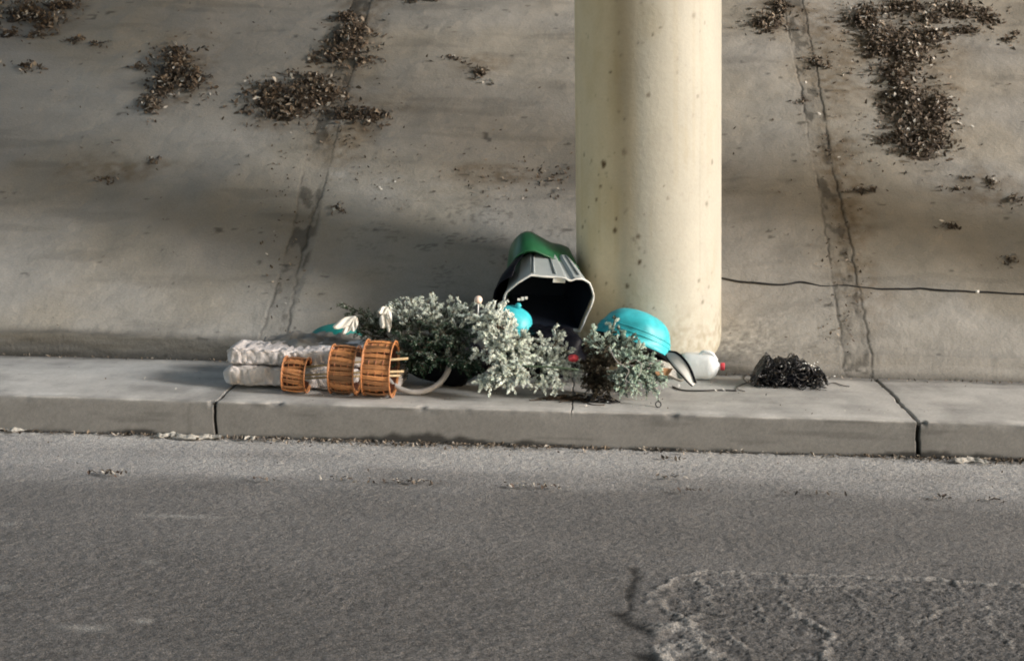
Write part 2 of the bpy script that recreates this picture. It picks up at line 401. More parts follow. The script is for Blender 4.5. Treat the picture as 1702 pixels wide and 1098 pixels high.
for j, w, dep, seed in ((J1, 0.006, 0.03, 1), (J2, 0.0025, 0.006, 2), (J3, 0.009, 0.04, 3), (on_z(310, 668).x, 0.0025, 0.004, 4)):
    lim = np.ones_like(Xg)
    if seed == 4: lim = (1 - top)
    if seed == 2: lim = top
    if seed == 1: lim = 1 - 0.6 * smooth(0.10, 0.3, Yg)
    dx = np.abs(Xg - j - (fbm(arc * 7, arc * 0 + seed, 95) - 0.5) * 0.03)
    k = np.exp(-(dx / w) ** 4) * lim
    Zg -= k * dep * top; Yg += k * dep * (1 - top)
    Cw = Cw * (1 - 0.85 * k[..., None]) * (1 - 0.18 * np.exp(-(dx / (w * 4)) ** 2) * lim)[..., None]
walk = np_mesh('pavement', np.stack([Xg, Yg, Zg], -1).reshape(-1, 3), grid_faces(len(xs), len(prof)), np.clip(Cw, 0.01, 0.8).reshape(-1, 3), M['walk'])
setp(walk, kind='structure')

# ---- concrete slope (abutment paving)
ex = []
for j in (S1a, S1b, S2a, S2b): ex += list(j + np.linspace(-0.06, 0.06, 34))
xs = axis(-3.9, 3.9, 0.014, 120, ex)
sl = np.unique(np.round(np.concatenate([np.arange(0, 0.3, 0.009), np.arange(0.3, 5.2, 0.016), np.arange(5.2, 11.5, 0.4)]), 5))
nl = 12
vv = np.concatenate([-np.linspace(1, 0.08, nl), sl])            # negative = up the face of the lip
Xs, Vs = np.meshgrid(xs, vv, indexing='ij')
liph = LIP * (0.95 + 0.25 * (fbm(Xs * 1.1, Xs * 0, 101) - 0.5) + 0.15 * (fbm(Xs * 6, Xs * 0, 102) - 0.5)) + 0.035 * smooth(-1.0, -2.5, Xs)
lean = 0.015 + 0.09 * smooth(0.6, 1.6, Xs)                      # at the right the lip is worn into a ramp
isl = Vs < 0
q = np.clip(1 + Vs, 0, 1)                                        # 0 bottom .. 1 top of lip
Ys = np.where(isl, SW + lean * q, SW + lean + np.maximum(Vs, 0) * math.cos(R(30)))
Zs = np.where(isl, -0.03 + (liph + 0.03) * q, 0)
zslope = LIP + TAN * (Ys - SW)
bl = smooth(0.0, 0.30, np.maximum(Vs, 0))
Zs = np.where(isl, Zs, liph * (1 - bl) + (zslope) * bl + TAN * (Ys - SW) * (1 - bl) * 0.6)
U = Vs
und = (fbm(Xs * 0.9, U * 0.9, 105) - 0.5) * 0.09 * bl + (fbm(Xs * 4, U * 4, 107) - 0.5) * 0.02 * (0.4 + 0.6 * bl) + (fbm(Xs * 25, U * 25, 108, 2) - 0.5) * 0.004
Zs += und * np.where(isl, 0.15, 1) * np.where(isl, q, 1)
Ys -= (fbm(Xs * 7, U * 7 + 3, 109) - 0.5) * 0.02 * (1 - bl)
Cb = np.array([0.248, 0.242, 0.224])
Csl = Cb * (0.86 + 0.28 * fbm(Xs * 0.8, U * 1.3, 111)[..., None]) * (0.90 + 0.20 * fbm(Xs * 3.5, U * 6, 113)[..., None])
warm = smooth(0.45, 0.7, fbm(Xs * 1.1 + 7, U * 1.1, 115))[..., None]
Csl = Csl * (1 - warm * np.array([0.02, 0.06, 0.13]))
# washed mud film: darker streaks running across, paler cement splashes
st = smooth(0.56, 0.72, fbm(Xs * 1.6, U * 7, 117))[..., None]; Csl = Csl * (1 - 0.16 * st)
# pale splash right of the left joint
p = on_slope(700, 315); up_ = (p.y - SW) / math.cos(R(30))
k = np.exp(-((Xs - p.x) / 0.75) ** 2 - ((U - up_) / 0.20) ** 2) * np.clip(fbm(Xs * 10, U * 22, 119) * 2.2 - 0.6, 0, 1)
Csl = Csl * (1 - 0.35 * k[..., None]) + np.array([0.30, 0.295, 0.275]) * 0.35 * k[..., None]
for (a, b, w) in ((565, 292, 0.06), (640, 303, 0.05)):
    p = on_slope(a, b); uu = (p.y - SW) / math.cos(R(30))
    k = np.exp(-(np.hypot(Xs - p.x, (U - uu) * 1.3) / w + (fbm(Xs * 20, U * 20, 120) - 0.5)) ** 6)
    Csl = Csl * (1 - 0.3 * k[..., None]) + np.array([0.36, 0.355, 0.34]) * 0.3 * k[..., None]
# pits / specks
sp = vnoise(Xs * 22, U * 30, 121) * vnoise(Xs * 9, U * 9, 123)
k = smooth(0.70, 0.80, sp)[..., None]; Csl = Csl * (1 - 0.55 * k)
spz = np.exp(-((Xs - on_slope(800, 330).x) / 0.8) ** 2 - ((U - 1.1) / 0.5) ** 2)
k = (smooth(0.60, 0.75, vnoise(Xs * 40, U * 60, 125)) * spz * smooth(0.45, 0.6, vnoise(Xs * 6, U * 9, 126)))[..., None]; Csl = Csl * (1 - 0.5 * k)
# rock-speckled toe near the pillar at the right
k = np.exp(-((Xs - on_slope(1240, 570).x) / 0.30) ** 2) * np.exp(-((U - 0.12) / 0.25) ** 2)
Csl = Csl * (1 + k * (fbm(Xs * 50, U * 50, 127, 2) - 0.5) * 1.3)[..., None]
# lip colour: shade painted in at the left and low down, pale and flaking at the right
lipm = smooth(0.10, -0.02, np.where(isl, -0.05, Vs) + (fbm(Xs * 4, U * 4, 129) - 0.5) * 0.10)
lc = 1 - lipm * (0.52 - 0.42 * smooth(0.6, 1.4, Xs)); Csl = Csl * lc[..., None]
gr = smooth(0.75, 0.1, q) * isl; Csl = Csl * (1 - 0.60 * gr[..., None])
for (a, b, rx_, ry_) in [(60, 35, 90, 50), (290, 135, 75, 75), (575, 80, 70, 75), (520, 180, 150, 50), (560, 235, 70, 40), (1500, 80, 120, 80), (1525, 215, 95, 90), (1380, 110, 60, 130), (1290, 30, 60, 40), (850, 295, 120, 22), (1400, 300, 45, 150), (1430, 470, 60, 90), (200, 285, 110, 24), (1640, 330, 70, 40), (790, 115, 60, 30), (600, 20, 60, 40)]:
    p = on_slope(a, b); q1 = on_slope(a + rx_, b); q2 = on_slope(a, b - ry_); c_ = math.cos(R(30))
    dd = np.hypot((Xs - p.x) / (q1.x - p.x), (U - (p.y - SW) / c_) / ((q2.y - p.y) / c_)) + (fbm(Xs * 4, U * 4, 141) - 0.5) * 1.1
    k = smooth(1.15, 0.3, dd) * np.clip(fbm(Xs * 18, U * 18, 143) * 1.8 - 0.35, 0, 1)
    Csl = Csl * (1 - k[..., None] * np.array([0.36, 0.44, 0.53]))
# joints
for (xa, xb, seed, str_) in ((S1a, S1b, 5, 0.62), (S2a, S2b, 8, 0.85)):
    for jx, s2 in ((xa, 0), (xb, 3)):
        wv = (fbm(U * 0.9, U * 0 + seed + s2 * 5, 131, 6) - 0.5) * 0.09
        wv = wv + (fbm(U * 25, U * 0 + s2, 132, 2) - 0.5) * 0.02; dx = np.abs(Xs - jx - wv); amp = np.clip(fbm(U * 4, U * 0 + s2, 133) * 2.6 - 0.55, 0.1, 1) * str_
        k = np.exp(-(dx / 0.008) ** 2) * amp
        Zs -= k * 0.005; Csl = Csl * (1 - 0.72 * k[..., None])
        k2 = np.exp(-(dx / 0.035) ** 2) * amp; Csl = Csl * (1 - 0.12 * k2[..., None])
    mid = (xa + xb) / 2; ins = smooth(abs(xb - xa) / 2 + 0.02, abs(xb - xa) / 2 - 0.02, np.abs(Xs - mid - (fbm(U * 0.9, U * 0 + seed, 131, 6) - 0.5) * 0.09))
    Csl = Csl * (1 - ins * (0.10 + 0.45 * smooth(0.5, 0.66, fbm(Xs * 16, U * 8, 135 + seed))))[..., None]
    Zs -= ins * 0.006 * fbm(Xs * 20, U * 10, 137)
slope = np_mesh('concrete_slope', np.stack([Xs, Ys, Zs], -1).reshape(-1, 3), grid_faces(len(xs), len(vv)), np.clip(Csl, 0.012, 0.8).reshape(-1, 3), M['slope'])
setp(slope, kind='structure')

# ---- pillars
PY = 1.50; PR = 0.432; PH = 6.05
pc = on_y(1080, 560, PY)
PX = pc.x
LEAN = R(2.05)
def pillar_mesh():
    na = 264; zs = np.unique(np.concatenate([np.arange(-0.3, 2.6, 0.0105), np.arange(2.6, PH + 0.2, 0.15)]))
    A = np.linspace(0, 2 * math.pi, na, endpoint=False)
    Ag, Zg_ = np.meshgrid(A, zs, indexing='ij')
    rr = PR * (1 - 0.006 * Zg_) + (fbm(Ag * 3, Zg_ * 1.2, 201) - 0.5) * 0.003 * np.sin(Ag / 2)
    Xp = np.cos(Ag) * rr; Yp = np.sin(Ag) * rr
    fr_ = Ag - 1.5 * math.pi                     # 0 = facing camera, >0 right
    arcx = fr_ * PR
    base = np.array([0.372, 0.366, 0.318]); tan_fill = np.array([0.66, 0.54, 0.35])
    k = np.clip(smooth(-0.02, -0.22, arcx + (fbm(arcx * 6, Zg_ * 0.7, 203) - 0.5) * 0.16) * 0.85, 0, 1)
    Cp = base * (1 - k[..., None]) + tan_fill * k[..., None]  # tan stain lightened on the shaded left, standing in for side light
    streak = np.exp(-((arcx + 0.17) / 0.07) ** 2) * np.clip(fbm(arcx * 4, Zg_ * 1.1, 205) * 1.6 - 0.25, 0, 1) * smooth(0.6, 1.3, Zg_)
    Cp = Cp * (1 - 0.34 * streak[..., None])
    Cp = Cp * (0.95 + 0.10 * fbm(arcx * 7, Zg_ * 2, 207)[..., None]) * (0.97 + 0.06 * fbm(arcx * 30, Zg_ * 1.5, 209)[..., None])
    foot = smooth(0.55, 0.12, Zg_ + (fbm(arcx * 5, Zg_ * 5, 211) - 0.5) * 0.3) * smooth(0.0, -0.3, arcx)  # left foot darkened in the colour for the shadow by the bins
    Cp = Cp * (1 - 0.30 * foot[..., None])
    rnd = random.Random(5)
    drip = smooth(0.60, 0.78, vnoise(arcx * 34, Zg_ * 0.9, 215)) * smooth(0.45, 0.7, vnoise(arcx * 9, Zg_ * 2.3, 216))
    Cp = Cp * (1 - drip[..., None] * np.array([0.035, 0.05, 0.08]))
    blo = smooth(0.55, 0.75, fbm(arcx * 5 + 3, Zg_ * 3, 217)); Cp = Cp * (1 - blo[..., None] * np.array([0.06, 0.08, 0.13]))
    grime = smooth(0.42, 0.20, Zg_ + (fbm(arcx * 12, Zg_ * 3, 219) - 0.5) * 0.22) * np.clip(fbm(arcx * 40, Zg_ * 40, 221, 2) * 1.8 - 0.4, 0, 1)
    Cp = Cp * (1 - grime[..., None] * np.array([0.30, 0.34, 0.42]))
    seam = np.exp(-(np.abs(arcx - 0.31 - 0.004 * np.sin(Zg_ * 5)) / 0.004) ** 2); Cp = Cp * (1 - 0.10 * seam[..., None])
    spots = [(1003, 270, .014, .9), (983, 265, .005, .6), (1022, 381, .010, .7), (1024, 362, .006, .6), (1060, 392, .010, .55), (1063, 434, .009, .7), (1042, 474, .009, .6), (1078, 158, .008, .45), (1085, 58, .006, .6), (1098, 46, .005, .5), (1014, 117, .005, .6), (998, 308, .006, .7), (991, 330, .007, .6), (978, 344, .005, .6), (1037, 250, .012, .3), (1020, 251, .004, .6), (1178, 345, .009, .4), (1188, 275, .009, .35), (1155, 28, .010, .3), (1175, 40, .006, .25), (1162, 163, .007, .3), (1163, 471, .008, .4), (1170, 508, .008, .4), (1181, 485, .006, .4), (1110, 330, .006, .3), (1103, 309, .004, .4), (968, 378, .008, .5), (1008, 470, .006, .5), (1047, 455, .005, .5), (1057, 402, .004, .4), (970, 255, .008, .35), (1085, 510, .004, .5)]
    for (a, b, r_, s_) in spots:
        p_ = on_y(a, b, PY - 0.40); s = (p_.x - PX) / PR + (p_.z) * math.tan(LEAN) / PR
        s = max(-0.97, min(0.97, s)); ac = math.asin(s) * PR
        dd = np.hypot((arcx - ac), (Zg_ - p_.z) * 0.8) / (r_ * 1.35) + (fbm(arcx * 80, Zg_ * 80, 213, 2) - 0.5) * 0.8
        k = np.exp(-dd ** 4) * min(1, s_ * 1.5); Cp = Cp * (1 - k[..., None] * np.array([0.85, 0.9, 0.95]))
    for _ in range(150):
        ac = rnd.uniform(-0.62, 0.62); z_ = rnd.uniform(0.1, 2.3); r_ = rnd.uniform(0.003, 0.008); s_ = rnd.uniform(0.25, 0.6) * (1.0 if ac < 0 else 0.5)
        dd = np.hypot((arcx - ac), (Zg_ - z_) * 0.8) / r_
        Cp = Cp * (1 - (np.exp(-dd ** 2) * s_)[..., None])
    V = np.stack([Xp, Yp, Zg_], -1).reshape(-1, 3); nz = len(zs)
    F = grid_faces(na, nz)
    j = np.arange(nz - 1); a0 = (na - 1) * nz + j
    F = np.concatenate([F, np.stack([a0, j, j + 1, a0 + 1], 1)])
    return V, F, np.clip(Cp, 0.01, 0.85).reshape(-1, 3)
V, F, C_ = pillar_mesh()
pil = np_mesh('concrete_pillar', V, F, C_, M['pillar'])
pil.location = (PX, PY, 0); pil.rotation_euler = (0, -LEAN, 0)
setp(pil, 'round cream painted concrete pillar spotted with rust brown marks, rising behind the dumped pile', 'pillar', 'bridge pillars')
for dx, lb in ((4.9, 'round cream concrete pillar outside the picture beyond the right edge'),):
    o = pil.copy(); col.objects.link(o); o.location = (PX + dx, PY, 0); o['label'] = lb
# ---- bridge deck on the pillars
mb = MB()
X0, X1, Z0 = -4.6, 6.8, 6.0
box(mb, ((X0 + X1) / 2, -2.5, Z0 + 0.5), Vector(((X1 - X0) / 2, 0, 0)), Vector((0, 12.5, 0)), Vector((0, 0, 0.5)))
for gx in np.arange(X0 + 0.6, X1, 2.0): box(mb, (gx, -2.5, Z0 - 0.28), Vector((0.25, 0, 0)), Vector((0, 12.4, 0)), Vector((0, 0, 0.277)))
box(mb, (X0 + 0.15, -2.5, Z0 + 1.4), Vector((0.15, 0, 0)), Vector((0, 12.5, 0)), Vector((0, 0, 0.397)))
box(mb, (X1 - 0.15, -2.5, Z0 + 1.4), Vector((0.15, 0, 0)), Vector((0, 12.5, 0)), Vector((0, 0, 0.397)))
deck = mb.build('bridge_deck', M['deck'], smooth_=False)
setp(deck, 'concrete bridge deck with beams overhead that shades the road, above the picture', 'bridge')

# ================================================================== LEAF PILES ON THE SLOPE
SN = Vector((0, -math.sin(R(30)), math.cos(R(30)))); SU = Vector((0, math.cos(R(30)), math.sin(R(30))))
def slope_z(x, y):                                     # matches the built surface closely enough to lie on it
    Uv = (y - SW) / math.cos(R(30))
    return LIP + TAN * (y - SW) + float((fbm(np.array(x * 0.9), np.array(Uv * 0.9), 105) - 0.5) * 0.09 + (fbm(np.array(x * 4), np.array(Uv * 4), 107) - 0.5) * 0.02)
def leaf(mb, p, n, size, rnd, c=None, curl=None):
    """one curled dry leaf"""
    ang = rnd.uniform(0, 2 * math.pi)
    t = n.orthogonal().normalized(); b = n.cross(t)
    u = t * math.cos(ang) + b * math.sin(ang); v = n.cross(u)
    tilt = rnd.gauss(0, 0.55); u = (u * math.cos(tilt) + n * math.sin(tilt)); nn = u.cross(v).normalized()
    if curl is None: curl = rnd.uniform(-0.5, 0.9)
    w = size * rnd.uniform(0.28, 0.5); L = size
    vs = [p - u * L * 0.5, p - u * 0.1 * L + v * w * 0.6 + nn * curl * w * 0.6, p + u * 0.25 * L + v * w * 0.4 + nn * curl * w * 0.5, p + u * L * 0.5 + nn * curl * L * 0.25,
          p + u * 0.25 * L - v * w * 0.4 + nn * curl * w * 0.5, p - u * 0.1 * L - v * w * 0.6 + nn * curl * w * 0.6, p + u * 0.05 * L]
    fs = [(0, 6, 1), (1, 6, 2), (2, 6, 3), (3, 6, 4), (4, 6, 5), (5, 6, 0)]
    if c is None:
        k = rnd.random()
        if k < 0.045: c = (0.50, 0.48, 0.44)
        elif k < 0.20: c = (0.24, 0.205, 0.165)
        elif k < 0.55: c = (0.105, 0.082, 0.062)
        else: c = (0.068, 0.054, 0.042)
        s = rnd.uniform(0.75, 1.25); c = (c[0] * s, c[1] * s, c[2] * s)
    mb.add(vs, fs, c)
def leaf_pile(ells, n, label, seed, height=0.07, size=0.05):
    """ells: (px,py,rx,ry) lobes as read from the slope; leaves heap up in the middle of each"""
    rnd = random.Random(seed); n = int(n * 1.5); size *= 0.82
    tot = sum(e[2] * e[3] for e in ells)
    c0 = on_slope(ells[0][0], ells[0][1]); c0.z = slope_z(c0.x, c0.y)
    mb = MB()
    # matted soil core under every lobe
    for (cx, cy, rx, ry) in ells:
        if rx * ry < 220: continue
        c = on_slope(cx, cy); ex_ = (on_slope(cx + rx, cy) - c).length; ey_ = (on_slope(cx, cy - ry) - c).length
        hh = height * 0.55 * min(1, (rx * ry) / 900)
        na, nr = 26, 5; vs = [Vector((c.x, c.y, slope_z(c.x, c.y) + hh))]; cs = [(0.07, 0.055, 0.04)]
        for r_ in range(1, nr + 1):
            for a in range(na):
                th = 2 * math.pi * a / na; f = r_ / nr
                wb = 0.60 + 0.35 * (mnoise.noise(Vector((math.cos(th) * 1.5 + cx, math.sin(th) * 1.5, seed))) )
                x = c.x + math.cos(th) * ex_ * f * wb; uu = math.sin(th) * ey_ * f * wb
                y = c.y + uu * math.cos(R(30)); z = slope_z(x, y) + hh * (1 - f * f) * (0.8 + 0.6 * mnoise.noise(Vector((x * 14, y * 14, 1)))) - 0.004 * (f > 0.99)
                vs.append(Vector((x, y, z))); g = 0.8 + 0.5 * mnoise.noise(Vector((x * 30, y * 30, 2))); cs.append((0.050 * g, 0.039 * g, 0.029 * g))
        fs = [(0, 1 + a, 1 + (a + 1) % na) for a in range(na)]
        for r_ in range(nr - 1):
            for a in range(na):
                fs.append((1 + r_ * na + a, 1 + (r_ + 1) * na + a, 1 + (r_ + 1) * na + (a + 1) % na, 1 + r_ * na + (a + 1) % na))
        mb.add(vs, fs, cs)
    for (cx, cy, rx, ry) in ells:
        m = max(4, int(n * rx * ry / tot))
        for i in range(m):
            th = rnd.uniform(0, 2 * math.pi); rr = min(1.7, abs(rnd.gauss(0, 0.66)))
            wb = 1 + 0.85 * mnoise.noise(Vector((math.cos(th) * 2 + cx, math.sin(th) * 2, seed)))
            px = cx + math.cos(th) * rx * rr * wb; py = cy + math.sin(th) * ry * rr * wb
            p = on_slope(px, py); hh = height * 0.75 * max(0, 1 - rr * rr * 0.7) * rnd.uniform(0.2, 1.0) * min(1, (rx * ry) / 900 + 0.15)
            p.z = slope_z(p.x, p.y) + hh + 0.006
            nn = (SN + Vector((rnd.gauss(0, .5), rnd.gauss(0, .5), rnd.gauss(0, .5)))).normalized()
            leaf(mb, p, nn, size * rnd.choice((0.45, 0.7, 0.9, 1.3)), rnd)
        if rnd.random() < 0.03: tube(mb, [p, p + nn.orthogonal() * rnd.uniform(-.05, .05) + Vector((rnd.gauss(0, .05), 0, 0))], 0.0025, 3, (0.06, 0.045, 0.03))
    o = mb.build('leaf_pile', M['leaf'], origin=c0, smooth_=False)
    setp(o, label, 'leaf pile', 'dry leaf piles caught on the concrete slope'); return o
leaf_pile([(40, 22, 60, 22), (75, 40, 26, 18), (100, 8, 40, 12), (12, 56, 26, 9), (62, 60, 22, 8)], 700, 'brown leaf pile in the top left corner of the slope, cut by the picture edge', 1)
leaf_pile([(125, 70, 28, 7), (158, 77, 18, 6)], 60, 'thin dark streak of leaves just below the top left corner pile', 2, 0.03)
leaf_pile([(42, 114, 22, 9)], 50, 'small leaf clump alone under the top left corner pile', 3, 0.05)
leaf_pile([(290, 120, 36, 30), (318, 138, 30, 24), (272, 150, 28, 22), (250, 180, 22, 18), (292, 92, 26, 10), (228, 117, 22, 4)], 950, 'tall brown leaf pile standing alone left of the left slope joint, tapering downward', 4, 0.12)
leaf_pile([(578, 75, 40, 30), (560, 96, 36, 16), (590, 55, 30, 18), (575, 30, 26, 12), (522, 103, 16, 8), (602, 108, 20, 10)], 850, 'brown leaf pile over the top of the left slope joint', 5, 0.10)
leaf_pile([(450, 165, 50, 30), (500, 170, 52, 32), (540, 160, 34, 18), (580, 195, 40, 14), (618, 198, 24, 14), (470, 195, 44, 12), (520, 140, 34, 16)], 1700, 'widest leaf pile, spreading sideways across the left slope joint', 6, 0.11)
leaf_pile([(752, 101, 22, 5), (772, 108, 10, 4)], 26, 'thin leaf streak up the slope between the left joint and the pillar', 7, 0.03)
leaf_pile([(796, 124, 20, 11)], 55, 'small round leaf clump nearest the pillar on its left, high on the slope', 8, 0.06)
leaf_pile([(690, 2, 30, 6), (720, 4, 14, 4)], 60, 'leaf clump cut by the top edge between the left joint and pillar', 9, 0.05)
leaf_pile([(560, 350, 14, 9), (570, 354, 10, 6)], 26, 'little dark leaf clump just right of the left joint, halfway down', 10, 0.03, 0.04)
leaf_pile([(250, 272, 14, 11), (262, 266, 8, 5)], 24, 'sparse leaf clump below the tall lone pile on the left', 11, 0.02, 0.04)
leaf_pile([(176, 299, 30, 6)], 30, 'flat dark leaf smear lowest on the left side of the slope', 12, 0.015, 0.035)
leaf_pile([(1283, 38, 26, 14), (1262, 44, 26, 8), (1296, 14, 20, 16)], 420, 'leaf pile at the top edge just right of the pillar', 13, 0.08)
leaf_pile([(1357, 103, 22, 12), (1375, 110, 12, 6)], 80, 'small leaf clump sitting on the right slope joint', 14, 0.05)
leaf_pile([(1334, 173, 12, 6)], 22, 'tiny leaf clump on the left line of the right joint', 15, 0.03, 0.04)
leaf_pile([(1470, 70, 50, 34), (1510, 85, 44, 32), (1440, 30, 34, 24), (1490, 118, 40, 14), (1545, 60, 30, 18)], 1900, 'big spiky leaf pile at the upper right, above the largest lower one', 16, 0.09)
leaf_pile([(1590, 18, 56, 16), (1500, 10, 50, 14), (1640, 28, 24, 16), (1600, 50, 36, 7), (1548, 28, 30, 12)], 900, 'broad band of leaves along the top edge at the far upper right', 17, 0.06)
leaf_pile([(1520, 195, 46, 40), (1555, 190, 34, 34), (1500, 165, 36, 22), (1545, 240, 38, 22), (1500, 240, 40, 16), (1530, 262, 36, 12), (1490, 135, 26, 14)], 2300, 'largest leaf pile, on the right of the slope below another one', 18, 0.13)
leaf_pile([(1675, 64, 16, 8), (1688, 52, 14, 5)], 50, 'small leaf clump near the right edge at the top of the slope', 19, 0.05)
leaf_pile([(1430, 321, 22, 7), (1452, 318, 8, 4)], 50, 'low leaf clump just right of the right joint, under the largest pile', 20, 0.03)
leaf_pile([(1648, 308, 12, 12)], 40, 'upright little clump near the right edge below the largest pile', 21, 0.05, 0.04)
leaf_pile([(1590, 316, 24, 5)], 26, 'thin arched leaf streak below the largest pile, the lower of two', 22, 0.02, 0.04)
leaf_pile([(1605, 299, 16, 4)], 16, 'short leaf streak below the largest pile, the upper of two', 26, 0.02, 0.04)
leaf_pile([(1684, 335, 16, 10)], 40, 'leaf clump touching the right picture edge halfway down', 23, 0.04, 0.04)
leaf_pile([(1580, 378, 20, 9)], 40, 'faint muddy clump low on the right of the slope', 24, 0.02, 0.04)
leaf_pile([(1680, 432, 18, 12)], 40, 'faint dark clump in the right shadow above the cable end', 25, 0.02, 0.04)

# scattered litter on the slope (uncountable)
rnd = random.Random(77); mb = MB()
def scatter_slope(n, fn, s0, s1):
    for _ in range(n):
        px, py = fn(); p = on_slope(px, py)
        if p.y < SW + 0.05: continue
        p.z = slope_z(p.x, p.y) + 0.006
        leaf(mb, p, (SN + Vector((rnd.gauss(0, .25), rnd.gauss(0, .25), rnd.gauss(0, .25)))).normalized(), rnd.uniform(s0, s1), rnd)
scatter_slope(170, lambda: (rnd.uniform(-60, 1760), rnd.uniform(-30, 330)), 0.015, 0.035)
scatter_slope(60, lambda: (rnd.uniform(-60, 1760), rnd.uniform(300, 590)), 0.010, 0.022)
scatter_slope(110, lambda: (rnd.gauss(845, 75), rnd.gauss(300, 24)), 0.012, 0.036)
scatter_slope(60, lambda: (rnd.gauss(620, 50), rnd.gauss(290, 26)), 0.012, 0.03)
scatter_slope(110, lambda: (rnd.gauss(1380, 40), rnd.uniform(0, 330)), 0.012, 0.035)
scatter_slope(120, lambda: (rnd.gauss(560, 50), rnd.uniform(100, 250)), 0.012, 0.04)
scatter_slope(60, lambda: (rnd.gauss(1440, 40), rnd.uniform(100, 300)), 0.012, 0.04)
scatter_slope(120, lambda: (rnd.gauss(1400, 25), rnd.uniform(330, 590)), 0.010, 0.03)
scatter_slope(90, lambda: (rnd.gauss(470, 25), rnd.uniform(220, 560)), 0.010, 0.03)
scatter_slope(40, lambda: (rnd.uniform(880, 950), rnd.gauss(290, 12)), 0.02, 0.045)
o = mb.build('leaf_litter', M['leaf'], smooth_=False); setp(o, 'loose dry leaves and crumbs scattered over the concrete slope', 'leaves', None, 'stuff')

# litter in the gutter and on the road
mb = MB(); rnd = random.Random(78)
def scat_road(n, fx, fy, s0, s1, cols):
    for _ in range(n):
        x = fx(); y = fy(x)
        z = -KH + 0.012 + rnd.uniform(0, 0.008)
        leaf(mb, Vector((x, y, z)), Vector((rnd.gauss(0, .2), rnd.gauss(0, .2), 1)).normalized(), rnd.uniform(s0, s1), rnd, rnd.choice(cols))
gcol = [(0.10, 0.08, 0.06), (0.2, 0.16, 0.12), (0.26, 0.23, 0.19), (0.13, 0.11, 0.09), (0.36, 0.33, 0.29), (0.06, 0.05, 0.04), (0.05, 0.04, 0.03)]
scat_road(620, lambda: rnd.uniform(-3.5, 3.5), lambda x: -0.008 - abs(rnd.gauss(0, 0.028)), 0.008, 0.034, gcol)
scat_road(420, lambda: rnd.gauss(on_z(650, 745, -KH).x, 0.55), lambda x: -0.01 - abs(rnd.gauss(0, 0.06)), 0.008, 0.034, gcol)
scat_road(130, lambda: rnd.gauss(on_z(1620, 770, -KH).x, 0.25), lambda x: -0.01 - abs(rnd.gauss(0, 0.05)), 0.010, 0.04, gcol)
scat_road(200, lambda: rnd.uniform(-3.2, 3.2), lambda x: -rnd.uniform(0.1, 0.75), 0.004, 0.016, gcol)
scat_road(130, lambda: rnd.uniform(-3.2, 3.2), lambda x: -rnd.uniform(0.05, 2.8), 0.004, 0.012, [(0.45, 0.44, 0.41), (0.28, 0.27, 0.25)])
for (a, b, w, n) in ((185, 790, 30, 36), (690, 804, 28, 30), (870, 811, 32, 26), (920, 813, 22, 14), (1115, 797, 24, 14), (1150, 819, 30, 14), (1350, 824, 40, 16), (1560, 832, 30, 16), (1650, 836, 24, 12), (1110, 765, 20, 10), (640, 805, 40, 12), (560, 800, 30, 12), (440, 800, 30, 8)):
    c = on_z(a, b, -KH); c2 = on_z(a + w, b, -KH)
    scat_road(int(n * 1.3), lambda: rnd.gauss(c.x, (c2.x - c.x) * 0.6), lambda x: rnd.gauss(c.y, 0.02), 0.010, 0.034, [(0.05, 0.042, 0.035), (0.08, 0.06, 0.05), (0.12, 0.1, 0.08), (0.4, 0.38, 0.34)])
o = mb.build('gutter_litter', M['leaf'], smooth_=False); setp(o, 'crumbled leaves and grit lying in the gutter and over the road', 'litter', None, 'stuff')
mb = MB()
for _ in range(420):
    x = rnd.uniform(-3.4, 3.4); y = SW - 0.01 - abs(rnd.gauss(0, 0.035))
    leaf(mb, Vector((x, y, 0.012)), Vector((rnd.gauss(0, .3), rnd.gauss(0, .3), 1)).normalized(), rnd.uniform(0.008, 0.028), rnd, rnd.choice(gcol))
for _ in range(220):
    x = rnd.uniform(-3.2, 3.2) if rnd.random() < .5 else rnd.gauss(0.0, 0.8); y = rnd.uniform(0.04, SW - 0.05)
    leaf(mb, Vector((x, y, 0.009)), Vector((rnd.gauss(0, .2), rnd.gauss(0, .2), 1)).normalized(), rnd.uniform(0.006, 0.016), rnd, rnd.choice([(0.6, 0.58, 0.53), (0.1, 0.08, 0.06), (0.18, 0.15, 0.12)]))
o = mb.build('pavement_litter', M['leaf'], smooth_=False); setp(o, 'leaf crumbs and pale grit on the pavement and along the slope foot', 'litter', None, 'stuff')

# ---- cable across the slope
mb = MB(); pts = []
cpx = [(1185, 457), (1215, 461), (1250, 466), (1290, 468), (1330, 465), (1370, 470), (1410, 471), (1450, 478), (1500, 482), (1530, 481), (1560, 484), (1630, 487), (1702, 490), (1780, 492)]
for a, b in cpx:
    p = on_slope(a, b); p.z = slope_z(p.x, p.y) + 0.008; pts.append(p)
pp = catmull(pts, 6)
pp = [p + Vector((0, 0.012 * mnoise.noise(p * 9), 0)) for p in pp]
for p in pp: p.z = slope_z(p.x, p.y) + 0.007
tube(mb, pp, 0.0062, 6)
cb = mb.build('cable', M['blackwire'], origin=pp[0]); setp(cb, 'thin black cable running over the slope from the pillar to the right edge', 'cable')
mb = MB(); p = on_slope(1624, 487); p.z = slope_z(p.x, p.y) + 0.010
tube(mb, [p - Vector((0.010, 0, 0)), p + Vector((0.010, 0, 0))], 0.009, 8); cl = mb.build('clip', M['white'], cb)  # white stub standing in for a glint on the cable
ORG[cl] = ORG[cb]

